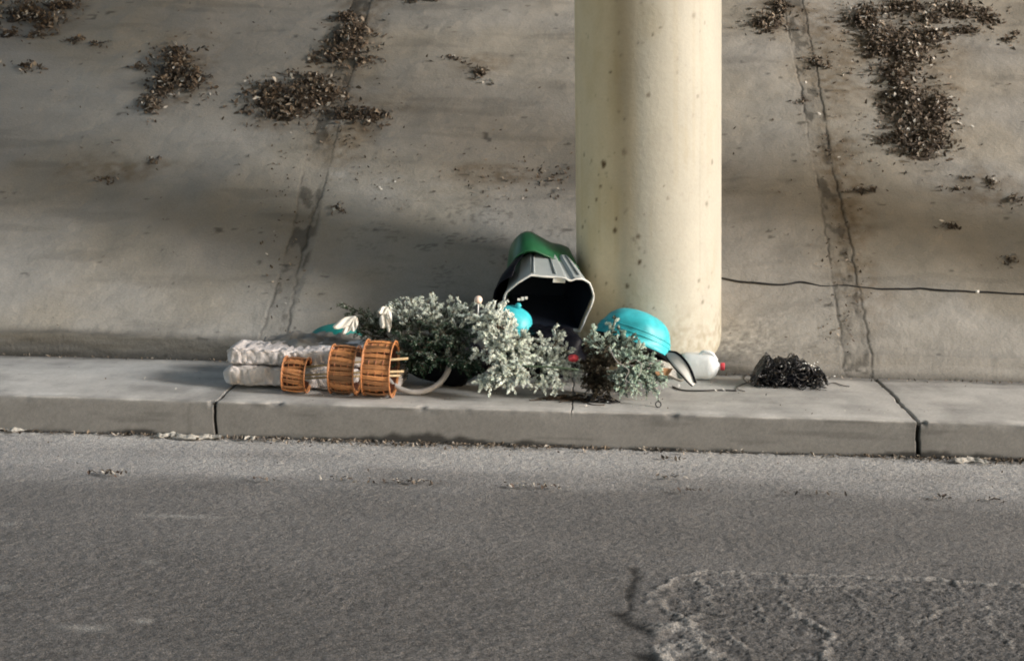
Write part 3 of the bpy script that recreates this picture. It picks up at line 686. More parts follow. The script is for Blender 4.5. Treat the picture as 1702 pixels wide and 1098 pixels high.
# ================================================================== THE PILE
# ---- quilt folded in two
def slab(mb, x0, x1, y0, y1, zb, zt, seed, nx=130, nc=72, sag=0.0, e=0.30):
    rings = []
    for i in range(nx + 1):
        u = i / nx; x = x0 + (x1 - x0) * u
        en = min(1.0, (u / 0.055 + 0.001)) ** 0.42 * min(1.0, ((1 - u) / 0.03 + 0.001)) ** 0.4
        zb_ = 0; sw = 1 + 0.10 * mnoise.noise(Vector((x * 6, seed, 0)))
        zc = (zb + zt) / 2 - 0.006 * seed / 3 * (seed < 5) * math.sin(u * math.pi * 1.3) + 0.010 * mnoise.noise(Vector((x * 5, seed, 2))); hz = (zt - zb) / 2 * en * (0.93 + 0.30 * mnoise.noise(Vector((x * 4, seed, 5)))); hy = (y1 - y0) / 2 * (0.55 + 0.45 * en) * sw; yc = (y0 + y1) / 2
        r_ = []
        for k in range(nc):
            t = 2 * math.pi * k / nc; f = lambda w: math.copysign(abs(w) ** e, w)
            y = yc + hy * f(math.cos(t)); z = zc + hz * f(math.sin(t))
            p = Vector((x, y, z)); w1 = mnoise.noise(Vector((x * 9, y * 7, z * 12 + seed))); w2 = abs(mnoise.noise(Vector((x * 17 + 3, y * 9, z * 20 + seed)))); w3 = mnoise.noise(Vector((x * 45, y * 30, z * 45)))
            w4 = 1 - abs(mnoise.noise(Vector((x * 6 + y * 5, y * 3 - x * 2, seed * 3.1)))) * 7; w5 = 1 - abs(mnoise.noise(Vector((x * 11 - z * 26, y * 6, z * 9 + seed)))) * 6; w6 = 1 - abs(mnoise.noise(Vector((x * 24 + z * 30, y * 10, seed)))) * 5; am = 0.007 * w1 - 0.004 * w2 + 0.003 * w3 - 0.006 * max(0.0, w4) - 0.009 * max(0.0, w5) - 0.005 * max(0.0, w6)
            p.z += am * math.sin(t) * (1.1 if math.sin(t) > 0 or seed > 5 else 0.3); p.y += am * math.cos(t) * 1.4; p.x += 0.012 * mnoise.noise(Vector((z * 25, y * 8, seed + x * 3)))
            p.z = max(p.z, 0.004); r_.append(p)
        rings.append(r_)
    loft(mb, rings); return rings
yF = 0.36
th = thing('folded_quilt', 'dirty off-white padded quilt folded in two, left end of the pile', 'quilt', (on_z(465, 640).x, 0.5, 0))
pt = lambda a, b: on_y(a, b, yF)
mb = MB(); r1 = slab(mb, pt(370, 600).x, pt(640, 600).x, yF, yF + 0.34, pt(450, 609).z, pt(450, 577).z, 3, sag=0.0); mb.build('quilt_fold', M['cloth'], th)
mb = MB(); r2 = slab(mb, pt(367, 620).x, pt(668, 620).x, yF - 0.01, yF + 0.36, 0.0, pt(450, 605).z, 9, sag=0.0); mb.build('quilt_fold', M['cloth'], th)
for rr_ in (r1, r2):
    mb = MB(); tube(mb, [q[30] + Vector((0, 0, 0.0)) for q in rr_[2:-2]], 0.003, 5); mb.build('piping', M['cloth'], th)
# white inner cloth showing bright between the drums
def crumple_box(name, pxs, y0, y1, z0, label, cat, m, seed, amp=0.02, top=None):
    (a, b), (c, d) = pxs                        # top-left / bottom-right read at y0
    A = on_y(a, b, y0); B = on_y(c, d, y0)
    zt = A.z; zb = max(z0, 0.0)
    nu, nv = 40, 34; mb = MB(); cx = (A.x + B.x) / 2; cy = (y0 + y1) / 2; hx = (B.x - A.x) / 2; hy = (y1 - y0) / 2; hz = (zt - zb)
    rings = []
    for i in range(nv + 1):
        ph = -0.5 * math.pi + math.pi * i / nv; r = []
        for k in range(nu):
            th = 2 * math.pi * k / nu
            e = lambda w, p_: math.copysign(abs(w) ** p_, w)
            x = e(math.cos(ph), .45) * e(math.cos(th), .6) * hx; yy = e(math.cos(ph), .45) * e(math.sin(th), .6) * hy; z = zb + hz * (0.5 + 0.5 * e(math.sin(ph), .6))
            v = Vector((cx + x, cy + yy, z)); nz = mnoise.noise(Vector((v.x * 9 + seed, v.y * 9, v.z * 9))) * amp + mnoise.noise(Vector((v.x * 25, v.y * 25 + seed, v.z * 25))) * amp * 0.4
            dr = Vector((x / max(hx, .01), yy / max(hy, .01), (z - zb - hz / 2) / max(hz / 2, .01)))
            if dr.length > 0: v += dr.normalized() * nz
            v.z = max(v.z, 0.003); r.append(v)
        rings.append(r)
    loft(mb, rings)
    o = mb.build(name, m, origin=(cx, cy, 0)); setp(o, label, cat); return o
crumple_box('white_cloth', ((496, 578), (624, 652)), 0.44, 0.86, 0, 'bright white cloth bundle showing between the copper wicker drums', 'cloth', M['whitecloth'], 3, 0.018)
# grey crumpled sheet lying on top of quilt and cloth
mb = MB(); A = on_y(428, 577, 0.62); B = on_y(606, 565, 0.62)
def gs(u, v):
    x = A.x + (B.x - A.x) * u; y = 0.50 + 0.42 * v + 0.03 * math.sin(u * 9)
    z = 0.200 + 0.030 * math.sin(u * math.pi) * (0.5 + v * 0.8) + 0.030 * mnoise.noise(Vector((x * 9, y * 9, 3))) + 0.014 * mnoise.noise(Vector((x * 26, y * 26, 7)))
    if v < 0.15: z -= (0.15 - v) * 0.15
    return Vector((x, y, z))
frame_grid(mb, 46, 24, gs, 0.004)
o = mb.build('plastic_sheet', M['greysheet'], origin=(A.x, 0.6, 0.2)); setp(o, 'crumpled grey plastic sheet draped along the top of the quilt and white cloth', 'sheet')

# ---- tiered copper wicker decoration, fallen over
def wicker():
    base = on_z(560, 656)
    th = thing('tiered_wicker_decoration', 'fallen three tier copper-orange wicker decoration lying on its side', 'wicker decoration', (base.x, base.y + .1, 0))
    rnd = random.Random(9)
    ax = Vector((math.cos(R(-4)), math.sin(R(-4)), -0.03)).normalized(); side = Vector((0, 0, 1)).cross(ax).normalized(); upv = ax.cross(side)
    ccs = []
    for (cx, cy, hpx, wpx) in ((493, 626, 58, 44), (574, 616, 82, 49), (632, 610, 94, 54)):
        yb = 0.30 if cx < 520 else (0.28 if cx < 600 else 0.25)
        c = on_y(cx, cy, yb); sc = (c - CAM).length / F_; r = hpx * sc / 2 * 0.97; w = wpx * sc * 0.86
        c.z = r + 0.008
        ccs.append((c, r))
        mb = MB(); ns = 30
        for k in range(ns):
            a = 2 * math.pi * k / ns + rnd.gauss(0, 0.02)
            rd = side * math.cos(a) + upv * math.sin(a); tg = -side * math.sin(a) + upv * math.cos(a)
            g = rnd.uniform(0.5, 1.3); g = g if rnd.random() > 0.15 else 0.35; cc = (0.47 * g, 0.200 * g + 0.01, 0.072 * g + 0.008)
            rr = r * (1 - 0.02 * (k % 2)) + rnd.gauss(0, 0.003); hw = r * math.pi / ns * rnd.uniform(0.78, 1.0)
            sk = rnd.gauss(0, 0.03)
            bulge = []
            for q_ in range(5):
                t = q_ / 4 * 2 - 1
                cpos = c + ax * (t * w / 2) + rd * (rr - 0.010 + 0.008 * (1 - t * t)) + tg * sk * t * 0.2
                bulge.append([cpos + tg * hw + rd * 0.0, cpos + tg * hw * 0.6 + rd * 0.004, cpos - tg * hw * 0.6 + rd * 0.004, cpos - tg * hw, cpos - rd * 0.003])
            loft(mb, bulge, c=cc)
        # weavers crossing the slats
        for t in (-0.5, 0.0, 0.52):
            if rnd.random() < 0.2: continue
            pts = []
            for k in range(ns * 2):
                a = 2 * math.pi * k / (ns * 2); rd = side * math.cos(a) + upv * math.sin(a)
                pts.append(c + ax * (t * w / 2) + rd * (r - 0.005 + (0.005 if (k // 2) % 2 else -0.008)))
            tube(mb, pts, 0.0022, 4, (0.30, 0.095, 0.03), closed=True)
        drum = mb.build('wicker_drum', M['copper'], th, smooth_=False)
        # dark inner lining ring
        mi = MB(); rings = []
        for t in (-0.93, -0.5, 0, 0.5, 0.93):
            rings.append([c + ax * (t * w / 2) + (side * math.cos(2 * math.pi * k / 28) + upv * math.sin(2 * math.pi * k / 28)) * (r - 0.018) for k in range(28)])
        loft(mi, rings, False, False, (0.07, 0.022, 0.010)); mi.build('drum_lining', M['copper'], drum)
        for t in (-1, 1):
            mr_ = MB()
            for dr_, rr2 in ((0.0, 0.0042), (-0.010, 0.003)):
                pts = [c + ax * (t * w / 2 * (1.0 if dr_ == 0 else 0.94)) + (side * math.cos(2 * math.pi * k / 40) + upv * math.sin(2 * math.pi * k / 40)) * (r + dr_ + 0.001 + 0.002 * rnd.random()) for k in range(40)]
                tube(mr_, pts, rr2, 6, (0.45, 0.19, 0.075), closed=True)
            mr_.build('rim', M['copper'], drum)
    c1, c2, c3 = ccs[0][0], ccs[1][0], ccs[2][0]
    for off, ext in (((0.01, 0.05), 0.145), ((-0.05, -0.01), 0.135), ((0.04, -0.05), 0.10)):
        s_, u_ = off; m_ = MB()
        st = c1 - ax * 0.02 + side * s_ * 0.5 + upv * u_ * 0.6; en = c3 + ax * ext + side * s_ + upv * (u_ + 0.01)
        tube(m_, [st, (st + en) / 2 + upv * 0.004, en], 0.0065, 7, (0.42, 0.32, 0.18)); m_.build('rod', M['copper'], th, label='pale wooden rod joining the wicker drums')
wicker()

# ---- grey-white hoop
mb = MB(); c = on_y(692, 597, 0.42); pts = []
for k in range(72):
    a = 2 * math.pi * k / 72; pts.append(c + Vector((math.cos(a) * 0.180, 0.10 * math.sin(a) * -1 * -1, math.sin(a) * 0.150)))
zmin = min(p.z for p in pts) - 0.016
pts = [p - Vector((0, 0, zmin)) for p in pts]
tube(mb, pts, 0.0155, 10, closed=True)
o = mb.build('hoop', M['hoop'], origin=(c.x, c.y, 0)); setp(o, 'grey-white plastic hoop lying under the green fir branches beside the largest drum', 'hoop')

# ---- black bags underneath
def bag(pxc, rx, rz, ry, y, label, seed, m='black'):
    c = on_y(pxc[0], pxc[1], y); mb = MB(); rings = []; nu, nv = 44, 26
    for i in range(nv + 1):
        ph = -math.pi / 2 + math.pi * i / nv; r = []
        for k in range(nu):
            t = 2 * math.pi * k / nu; d = Vector((math.cos(ph) * math.cos(t), math.cos(ph) * math.sin(t), math.sin(ph)))
            f = 1 + 0.30 * mnoise.noise(d * 1.6 + Vector((seed, 0, 0))) + 0.14 * abs(mnoise.noise(d * 4.5 + Vector((0, seed, 0)))) + 0.05 * mnoise.noise(d * 12)
            v = Vector((c.x + d.x * rx * f, y + d.y * ry * f, c.z + d.z * rz * f)); v.z = max(v.z, 0.003 + 0.003 * math.cos(t)); r.append(v)
        rings.append(r)
    loft(mb, rings); o = mb.build('rubbish_bag', M[m], origin=(c.x, y, 0)); setp(o, label, 'bag'); return o
bag((745, 600), 0.20, 0.13, 0.14, 0.66, 'dark navy rubbish bag low under the green and white fir branches', 2)
bag((912, 583), 0.21, 0.135, 0.13, 0.74, 'black rubbish bag stuffed below the mouth of the open grey bin', 5)
bag((990, 622), 0.04, 0.085, 0.05, 0.50, 'narrow dark bag behind the brown left side of the small frosted tree', 8)

# ---- the open bins leaning on slope and pillar
def rrect(c, ux, uz, hx, hz, n=9, r=0.25, wav=0):
    pts = []
    for q_, (sx, sz) in enumerate(((1, 1), (-1, 1), (-1, -1), (1, -1))):
        for k in range(n):
            a = math.pi / 2 * (q_ + k / (n - 1)); rx = hx * r; rz = hz * r
            pts.append(c + ux * (sx * (hx - rx) + rx * math.cos(a)) + uz * (sz * (hz - rz) + rz * math.sin(a)))
    return pts
def bins():
    y0 = 0.98
    c = on_y(917, 503, y0)                        # centre of the mouth
    th = thing('storage_bin', 'open grey plastic bin, its dark mouth toward the road, leaning on the pillar', 'bin', (c.x, c.y, 0))
    ax = (Vector((-0.16, 0, 0)) + Vector((0, math.cos(R(26)), math.sin(R(26))))).normalized()
    ux = (Vector((1, 0, -0.13)) - ax * ax.dot(Vector((1, 0, -0.13)))).normalized(); uz = ux.cross(ax).normalized()
    if uz.z < 0: uz = -uz
    def sec(d, hx, hz, groove=0.0):
        pts = rrect(c + ax * d, ux, uz, hx, hz, 9, 0.42)
        out = []
        for p in pts:
            l = (p - (c + ax * d)).dot(ux) / hx; s = (p - (c + ax * d)).dot(uz)
            if s > 0 and groove and (0.30 < l < 0.52 or -0.42 < l < -0.22): p = p - uz * groove
            if s > 0: p = p + ux * (-0.18 * s * 0.0) - uz * (abs(l) ** 3) * 0.02
            out.append(p)
        return out
    def sec_d(d, hx, hz, groove=0.0, n=15):
        # dense outline so the moulded channel across the top reads
        C = c + ax * d; pts = []
        top_ = [(-1 + 2 * k / 26) for k in range(27)]
        for l in reversed(top_):
            zz = hz * (1 - 0.38 * max(0, abs(l) - 0.62) / 0.38 - 0.25 * max(0, abs(l) - 0.85) / 0.15)
            g = groove if (0.24 < l < 0.44) else 0
            pts.append(C + ux * (hx * (l if abs(l) < .99 else l * 0.98)) + uz * (zz - g))
        for k in range(1, 9):
            t = k / 9; pts.append(C + ux * (-hx * (1 - 0.20 * t)) + uz * (hz * 0.37 * (1 - t) - hz * 0.8 * t))
        for k in range(0, 15):
            l = -0.78 + 1.56 * k / 14; pts.append(C + ux * hx * l + uz * (-hz))
        for k in range(1, 9):
            t = 1 - k / 9; pts.append(C + ux * (hx * (1 - 0.20 * t)) + uz * (hz * 0.37 * (1 - t) - hz * 0.8 * t))
        out = []
        for p in pts:
            l = (p - C).dot(ux); q_ = (p - C).dot(uz)
            if l < 0: p = p + ux * (0.34 * (q_ - hz) * min(1.0, -l / hx))
            out.append(p)
        return out
    HX, HZ = 0.232, 0.175
    L = 0.30
    mb = MB(); loft(mb, [sec_d(L * t, HX * (1 - 0.27 * t), HZ * (1 - 0.20 * t), 0.014) for t in (0, 0.04, 0.25, 0.5, 0.75, 1.0)], False, True)
    body = mb.build('bin_shell', M['grey'], th, smooth_=False)
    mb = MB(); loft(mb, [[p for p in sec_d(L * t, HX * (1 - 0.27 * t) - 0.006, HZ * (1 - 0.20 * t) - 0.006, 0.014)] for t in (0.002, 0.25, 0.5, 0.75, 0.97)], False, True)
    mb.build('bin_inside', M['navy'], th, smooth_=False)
    mb = MB(); rim = sec_d(-0.003, HX + 0.004, HZ + 0.004, 0.010)
    rim = [p + ax * (-0.010 + 0.030 * mnoise.noise(p * 9)) + uz * 0.008 * mnoise.noise(p * 14) for p in rim]
    tube(mb, rim, 0.0065, 6, closed=True); mb.build('rim', M['rim'], body)
    for l in (-0.52, 0.02, 0.60):
        mb = MB(); P0 = c + ux * HX * l + uz * (HZ + 0.003) + ax * 0.03; P1 = c + ux * HX * 0.73 * l + uz * (HZ * 0.80 + 0.003) + ax * (L * 0.96)
        tube(mb, [P0, P1], 0.005, 6); mb.build('rib', M['grey'], body)
    # torn label tongue and a loose catch at the mouth
    mb = MB(); P0 = c + ux * 0.02 + uz * (HZ - 0.018) - ax * 0.012; box(mb, P0, ux * 0.035, ax * 0.003, uz * 0.012); mb.build('catch', M['white'], th, smooth_=False)
    mb = MB(); P0 = c - ux * (HX - 0.04) + uz * 0.02 - ax * 0.01
    for k in range(3): box(mb, P0 + ux * 0.02 * k + uz * 0.006 * k, ux * 0.008, ax * 0.004, uz * (0.006 + 0.003 * (k % 2)))
    mb.build('catch', M['white'], th, smooth_=False)
    # dark outer tub it is pushed into (seen as the black edge at left), with the green base
    c2 = c + ax * 0.085 - ux * 0.018 - uz * 0.005
    t2 = thing('green_tub', 'dark green tub with wavy base, pushed over the back of the grey bin', 'tub', (c2.x, c2.y, 0))
    def sg(d, hx, hz):
        C = c2 + ax * d; pts = []
        for k in range(40):
            a = 2 * math.pi * k / 40; e = lambda w: math.copysign(abs(w) ** 0.55, w)
            x = e(math.cos(a)) * hx; z = e(math.sin(a)) * hz
            if z > 0: z += 0.022 * math.cos((x / hx + 0.45) * 3.6) * min(1, z / hz * 1.4) - 0.03 * (x / hx) * (z / hz)
            pts.append(C + ux * x + uz * z)
        return pts
    mb = MB(); loft(mb, [sg(0.150, 0.196, 0.160), sg(0.165, 0.202, 0.172), sg(0.26, 0.196, 0.170), sg(0.36, 0.186, 0.165), sg(0.42, 0.160, 0.140), sg(0.44, 0.08, 0.07)], False, True)
    mb.build('tub_base', M['green'], t2)
    mb = MB(); ringp = sg(0.150, 0.205, 0.172); tube(mb, ringp, 0.0055, 6, closed=True); mb.build('rim', M['green'], t2)
    mb = MB(); sub = list(range(13, 27))
    def pan(d, hx, hz, ox, oz, th_): 
        q_ = sg(d, hx, hz); o_ = [q_[k] - ux * ox - uz * oz for k in sub]; i_ = [q_[k] - ux * (ox - th_) - uz * oz for k in sub][::-1]; return o_ + i_
    loft(mb, [pan(-0.05, 0.255, 0.150, 0.062, 0.03, 0.006), pan(0.05, 0.235, 0.155, 0.044, 0.02, 0.006), pan(0.15, 0.200, 0.155, 0.010, 0.0, 0.006)], True, True)
    mb.build('tub_skirt', M['black'], t2, label='black skirt of the tub')
bins()

# ---- turquoise shells
def dome(name, c, r, h, axis_, label, m, open_lip=True, knob=False, lipm='black', cat='bowl'):
    axis_ = axis_.normalized(); t = axis_.orthogonal().normalized(); b = axis_.cross(t)
    th = thing(name, label, cat, (c.x, c.y, 0), None)
    def dd_(k, z): return 1 + 0.11 * mnoise.noise(Vector((math.cos(k * 0.131) * 1.6, math.sin(k * 0.131) * 1.6, z * 8 + c.x * 5))) + 0.025 * mnoise.noise(Vector((math.cos(k * 0.131) * 5, math.sin(k * 0.131) * 6, z * 30)))
    def ring(rad, z, wob=0.0):
        rad0 = rad; return [c + axis_ * z + (t * math.cos(2 * math.pi * k / 48) + b * math.sin(2 * math.pi * k / 48)) * (rad0 * dd_(k, z)) for k in range(48)]
    mb = MB(); R_ = []
    for i in range(13):
        a = math.pi / 2 * i / 12.5; R_.append(ring(r * math.cos(a) ** 0.75, h * math.sin(a), 0.02))
    pre = [ring(r * 1.035, -0.010), ring(r * 1.045, 0.004), ring(r * 1.01, 0.010)]
    inner = [ring(r * 0.97 * math.cos(math.pi / 2 * i / 12.5) ** 0.75, h * 0.96 * math.sin(math.pi / 2 * i / 12.5)) for i in range(12, -1, -1)]
    loft(mb, pre + R_[1:], False, True)
    body = mb.build('shell', M[m], th)
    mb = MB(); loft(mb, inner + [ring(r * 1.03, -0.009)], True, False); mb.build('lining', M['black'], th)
    for z, rr in ((0.20, 1.0), (0.34, 1.0)):
        mb = MB(); a = math.asin(z); tube(mb, ring(r * math.cos(a) ** 0.75 + 0.001, h * z, 0.02), 0.0028, 5, closed=True); mb.build('ridge', M[m], body)
    if lipm:
        mb = MB(); tube(mb, ring(r * 1.0, -0.018), 0.010, 6, closed=True); mb.build('rim', M[lipm], th)
    if knob:
        mb = MB(); rr = [ring(0.016, h * 0.98), ring(0.013, h + 0.01), ring(0.018, h + 0.018), ring(0.010, h + 0.028)]; loft(mb, rr); mb.build('knob', M[m], th)
    return th
c = on_y(1052, 572, 0.84)
dome('turquoise_bowl', c + Vector((-0.005, 0, 0.005)), 0.210, 0.185, Vector((0.36, 0.26, 1)), 'bright turquoise plastic bowl upside down at the foot of the pillar', 'turq')
c = on_y(850, 543, 0.80)
dome('turquoise_bowl', c, 0.122, 0.115, Vector((0.30, -0.15, 1)), 'turquoise bowl peeking out between the frosted branches and the grey bin', 'turq', knob=True)
c = on_y(556, 570, 0.98)
dome('turquoise_bowl', c, 0.155, 0.105, Vector((-0.15, -0.1, 1)), 'dull teal bowl half hidden behind the grey sheet, left of the white petals', 'teal')

# ---- artificial fir branches
def needles(mb, p0, p1, ln, wd, n, rnd, cdark, cfrost, frost, droop=0.25):
    """a twig set all round with short needles, frosted towards its tip; it bends down a little"""
    L = (p1 - p0).length
    if L < 1e-5: return
    tone = rnd.random(); fro = (0.7 + 0.5 * tone) * frost * 1.6 if tone < 0.35 + frost * 0.75 else frost * 0.25
    dn = Vector((0, 0, -droop * L)); kk = rnd.uniform(0.75, 1.12)
    for i in range(n):
        s = (i + rnd.random()) / n
        p = p0 + (p1 - p0) * s + dn * s * s; t = ((p1 - p0) + dn * 2 * s).normalized(); o = t.orthogonal().normalized(); q_ = t.cross(o)
        a = rnd.uniform(0, 2 * math.pi); rd = o * math.cos(a) + q_ * math.sin(a)
        dr = (t * rnd.uniform(0.7, 1.5) + rd).normalized(); l = ln * rnd.uniform(0.6, 1.2) * (1 - 0.45 * s * s)
        sd = dr.cross(rd + Vector((rnd.gauss(0, .5), rnd.gauss(0, .5), rnd.gauss(0, .5)))); sd = sd.normalized() if sd.length > 1e-5 else o
        w = wd * rnd.uniform(0.6, 1.3); e = p + dr * l
        f = min(1.0, max(0.0, fro * (0.55 + 0.7 * s) + dr.z * 0.18 + rnd.gauss(0, 0.13))); g = rnd.uniform(0.75, 1.15) * kk
        cc = tuple((cdark[q] * (1 - f) + cfrost[q] * f) * g for q in range(3))
        m_ = p + (e - p) * 0.6
        vs = [p, m_ + sd * w, e, m_ - sd * w, m_ + sd.cross(dr) * w * 0.9]
        for v in vs: v.z = max(v.z, 0.003)
        mb.add(vs, [(0, 1, 4), (1, 2, 4), (2, 3, 4), (3, 0, 4)], cc)
DG = (0.022, 0.055, 0.030); FR = (0.86, 0.93, 0.86)
def branch(th, p0, p1, width, ntw, rnd, frost, sag=0.02, nl=0.026, nw=0.0028, dens=15, dark=DG, fr=FR):
    mb = MB(); mid = (p0 + p1) / 2 + Vector((rnd.gauss(0, .02), rnd.gauss(0, .02), rnd.uniform(-sag, sag * 1.5)))
    st = catmull([p0, mid, p1], 8); mbs = MB()
    tube(mbs, st, [0.005 * (1 - 0.6 * i / len(st)) for i in range(len(st))], 5)
    n = len(st); d = (p1 - p0).normalized()
    for k in range(ntw):
        s = (k + 0.5) / ntw; i = min(n - 2, int(s * (n - 1))); p = st[i] + (st[i + 1] - st[i]) * (s * (n - 1) - i)
        a = rnd.uniform(0, 2 * math.pi); o = d.orthogonal().normalized(); rd = o * math.cos(a) + d.cross(o) * math.sin(a); rd.z = rd.z * 0.75 + 0.10
        l = width * (1 - 0.45 * s) * rnd.uniform(0.45, 1.3)
        e = p + (rd + d * rnd.uniform(0.4, 1.0)).normalized() * l; e.z = max(e.z, 0.008)
        fz = frost if not callable(frost) else frost(e)
        needles(mb, p, e, nl, nw, dens, rnd, dark, fr, fz)
        tube(mbs, [p, e], 0.0016, 3, cap=False)
    fz = frost if not callable(frost) else frost(p1)
    needles(mb, st[n // 2], p1 + d * 0.02, nl, nw, int(dens * 1.3), rnd, dark, fr, fz)
    bo = mb.build('branch', M['needle'], th, smooth_=False)
    mbs.build('stem', M['bark'], bo)
def fir(name, label, rootpx, rooty, tips, seed, frost, width=0.09, ntw=10, **kw):
    rnd = random.Random(seed); r0 = on_y(rootpx[0], rootpx[1], rooty); r0.z = max(r0.z, 0.02)
    th = thing(name, label, 'artificial fir', (r0.x, r0.y, 0))
    for tp in tips:
        a, b, y = tp[:3]; e = on_y(a, b, y); e.z = max(e.z, 0.015)
        s = Vector(r0) + Vector((rnd.gauss(0, .035), rnd.gauss(0, .03), rnd.gauss(0, .015)))
        if len(tp) > 3: s = on_y(tp[3], tp[4], tp[5] if len(tp) > 5 else y)
        s.z = max(s.z, 0.015)
        branch(th, s, e, width, ntw, rnd, frost, **kw)
    return th
def spread(n, x0, x1, y0, y1, d0, d1, seed):
    r = random.Random(seed); return [(r.uniform(x0, x1), r.uniform(y0, y1), r.uniform(d0, d1)) for _ in range(n)]
# dark green heap, frosted on its upper tips
def frA(e):
    return max(0.04, min(0.62, (e.z - 0.35) * 7))
tipsA = [(662, 498, .64), (683, 496, .64), (725, 498, .66), (755, 500, .64), (785, 508, .6), (648, 528, .52), (720, 600, .30), (690, 605, .32), (760, 602, .30), (790, 600, .30), (655, 600, .36), (650, 505, .62), (640, 520, .6), (700, 498, .66), (745, 503, .62), (770, 505, .62), (655, 512, .55), (670, 503, .6), (690, 500, .6), (712, 507, .55), (735, 512, .62), (757, 512, .55), (778, 520, .6), (795, 530, .5), (668, 530, .42), (700, 530, .42), (735, 535, .42), (765, 545, .42),
         (660, 560, .36), (690, 560, .34), (725, 565, .34), (755, 570, .36), (780, 560, .4), (675, 590, .32), (710, 590, .30), (745, 592, .34), (775, 590, .36), (645, 540, .5), (650, 575, .42), (722, 520, .5), (690, 575, .4), (790, 612, .36), (748, 522, .7), (680, 520, .7)]
fir('fir_branches', 'dark green artificial fir heap with frosted upper tips, behind the copper drums', (725, 590), 0.52, [(a, b, y, 725 + (a - 725) * 0.45, 590 - max(0, 585 - b) * 0.35 + 4, .52) for a, b, y in tipsA], 21, frA, 0.105, 14, dens=40, nl=0.020, nw=0.0028)
# smaller dark sprays at the left with a bare tip
def frS(e): return 0.04
fir('fir_branches', 'loose dark green fir spray at the left between the two white petal clusters', (640, 560), 0.62, [(570, 503, .62, 625, 548), (580, 520, .6, 630, 550), (590, 530, .6, 630, 556), (600, 515, .64, 635, 550), (612, 540, .56, 642, 560), (595, 548, .56, 640, 562), (618, 522, .62, 640, 555), (630, 530, .6, 648, 565)], 22, frS, 0.075, 9, dens=30, nl=0.022, nw=0.0028, dark=(0.035, 0.055, 0.030))
# heavy white flocked mass
tipsB = [(830, 506, .60), (838, 522, .58), (842, 535, .55), (785, 530, .45), (790, 550, .40), (808, 545, .40), (848, 560, .44), (860, 556, .50), (800, 512, .52), (822, 500, .56), (812, 530, .42), (835, 540, .42), (870, 560, .40), (800, 560, .36), (825, 565, .32), (850, 575, .32), (872, 580, .34), (795, 585, .32), (820, 592, .27), (845, 600, .27), (865, 608, .27), (812, 620, .22), (835, 628, .20), (852, 636, .18), (815, 642, .17), (870, 628, .24), (842, 560, .36), (860, 592, .3), (828, 610, .24), (800, 640, .20), (880, 570, .45), (888, 590, .45)]
fir('fir_branches', 'heavily white flocked fir heap in the middle of the pile, spilling down to the pavement', (842, 590), 0.42, [(a, b, y, 842 + (a - 842) * 0.4, 590 + (b - 590) * 0.5, .38 if b < 600 else .30) for a, b, y in tipsB], 23, 0.80, 0.090, 14, dens=42, nl=0.020, nw=0.0034, sag=0.05)
# smaller pale sprays below the bin
tipsC = [(955, 600, .48), (960, 620, .42), (948, 580, .52), (935, 640, .3), (890, 640, .28), (915, 615, .34), (900, 560, .55), (912, 572, .5), (895, 585, .45), (930, 580, .5), (925, 598, .42), (905, 605, .38), (940, 615, .38), (918, 545, .6), (935, 560, .56), (885, 600, .42), (945, 598, .5), (925, 628, .32), (900, 630, .32)]
fir('fir_branches', 'smaller frosted fir sprays under the bin mouth, between the two bigger frosted heaps', (905, 605), 0.48, [(a, b, y, 905 + (a - 905) * 0.4, 608 + (b - 600) * 0.3, .45) for a, b, y in tipsC], 24, 0.72, 0.085, 11, dens=34, nl=0.019, nw=0.0032)
# small tree right: grey green frosted, with an upright tip and brown underside
tipsD = [(1022, 528, .45, 1015, 590, .42), (1030, 545, .42, 1018, 595, .42), (1050, 560, .40), (1068, 575, .38), (1085, 592, .36), (1095, 612, .33), (1098, 635, .28), (1075, 640, .24), (1050, 645, .22), (1030, 650, .22), (1060, 610, .26), (1080, 620, .27), (1040, 590, .32), (1005, 560, .42), (985, 545, .46), (975, 560, .46), (1020, 620, .24), (1040, 570, .4), (1065, 595, .3), (1090, 650, .20), (1105, 625, .30), (1045, 625, .23)]
fir('fir_branches', 'small grey-green frosted artificial tree in front of the turquoise bowl and pillar', (1030, 615), 0.38, [t if len(t) > 3 else (t[0], t[1], t[2], 1030 + (t[0] - 1030) * 0.35, 612 + (t[1] - 612) * 0.35, .34) for t in tipsD], 25, 0.62, 0.078, 13, dens=36, nl=0.019, nw=0.0032, dark=(0.05, 0.075, 0.06), fr=(0.66, 0.80, 0.70))
tipsE = [(1010, 600, .3), (980, 600, .36), (1005, 585, .32), (995, 615, .27), (975, 645, .28), (1010, 640, .22), (985, 655, .22), (975, 575, .40), (990, 590, .36), (985, 612, .34), (975, 630, .34), (1000, 570, .4), (1000, 630, .30), (990, 645, .28), (970, 600, .4), (1005, 650, .24)]
fir('fir_branches', 'dry brown fir spray on the left side of the small frosted tree', (998, 620), 0.38, [(a, b, y, 1000 + (a - 1000) * .3, 620 + (b - 620) * .3, .36) for a, b, y in tipsE], 26, 0.12, 0.070, 10, dens=26, nl=0.020, nw=0.0032, dark=(0.035, 0.028, 0.018), fr=(0.30, 0.28, 0.22))

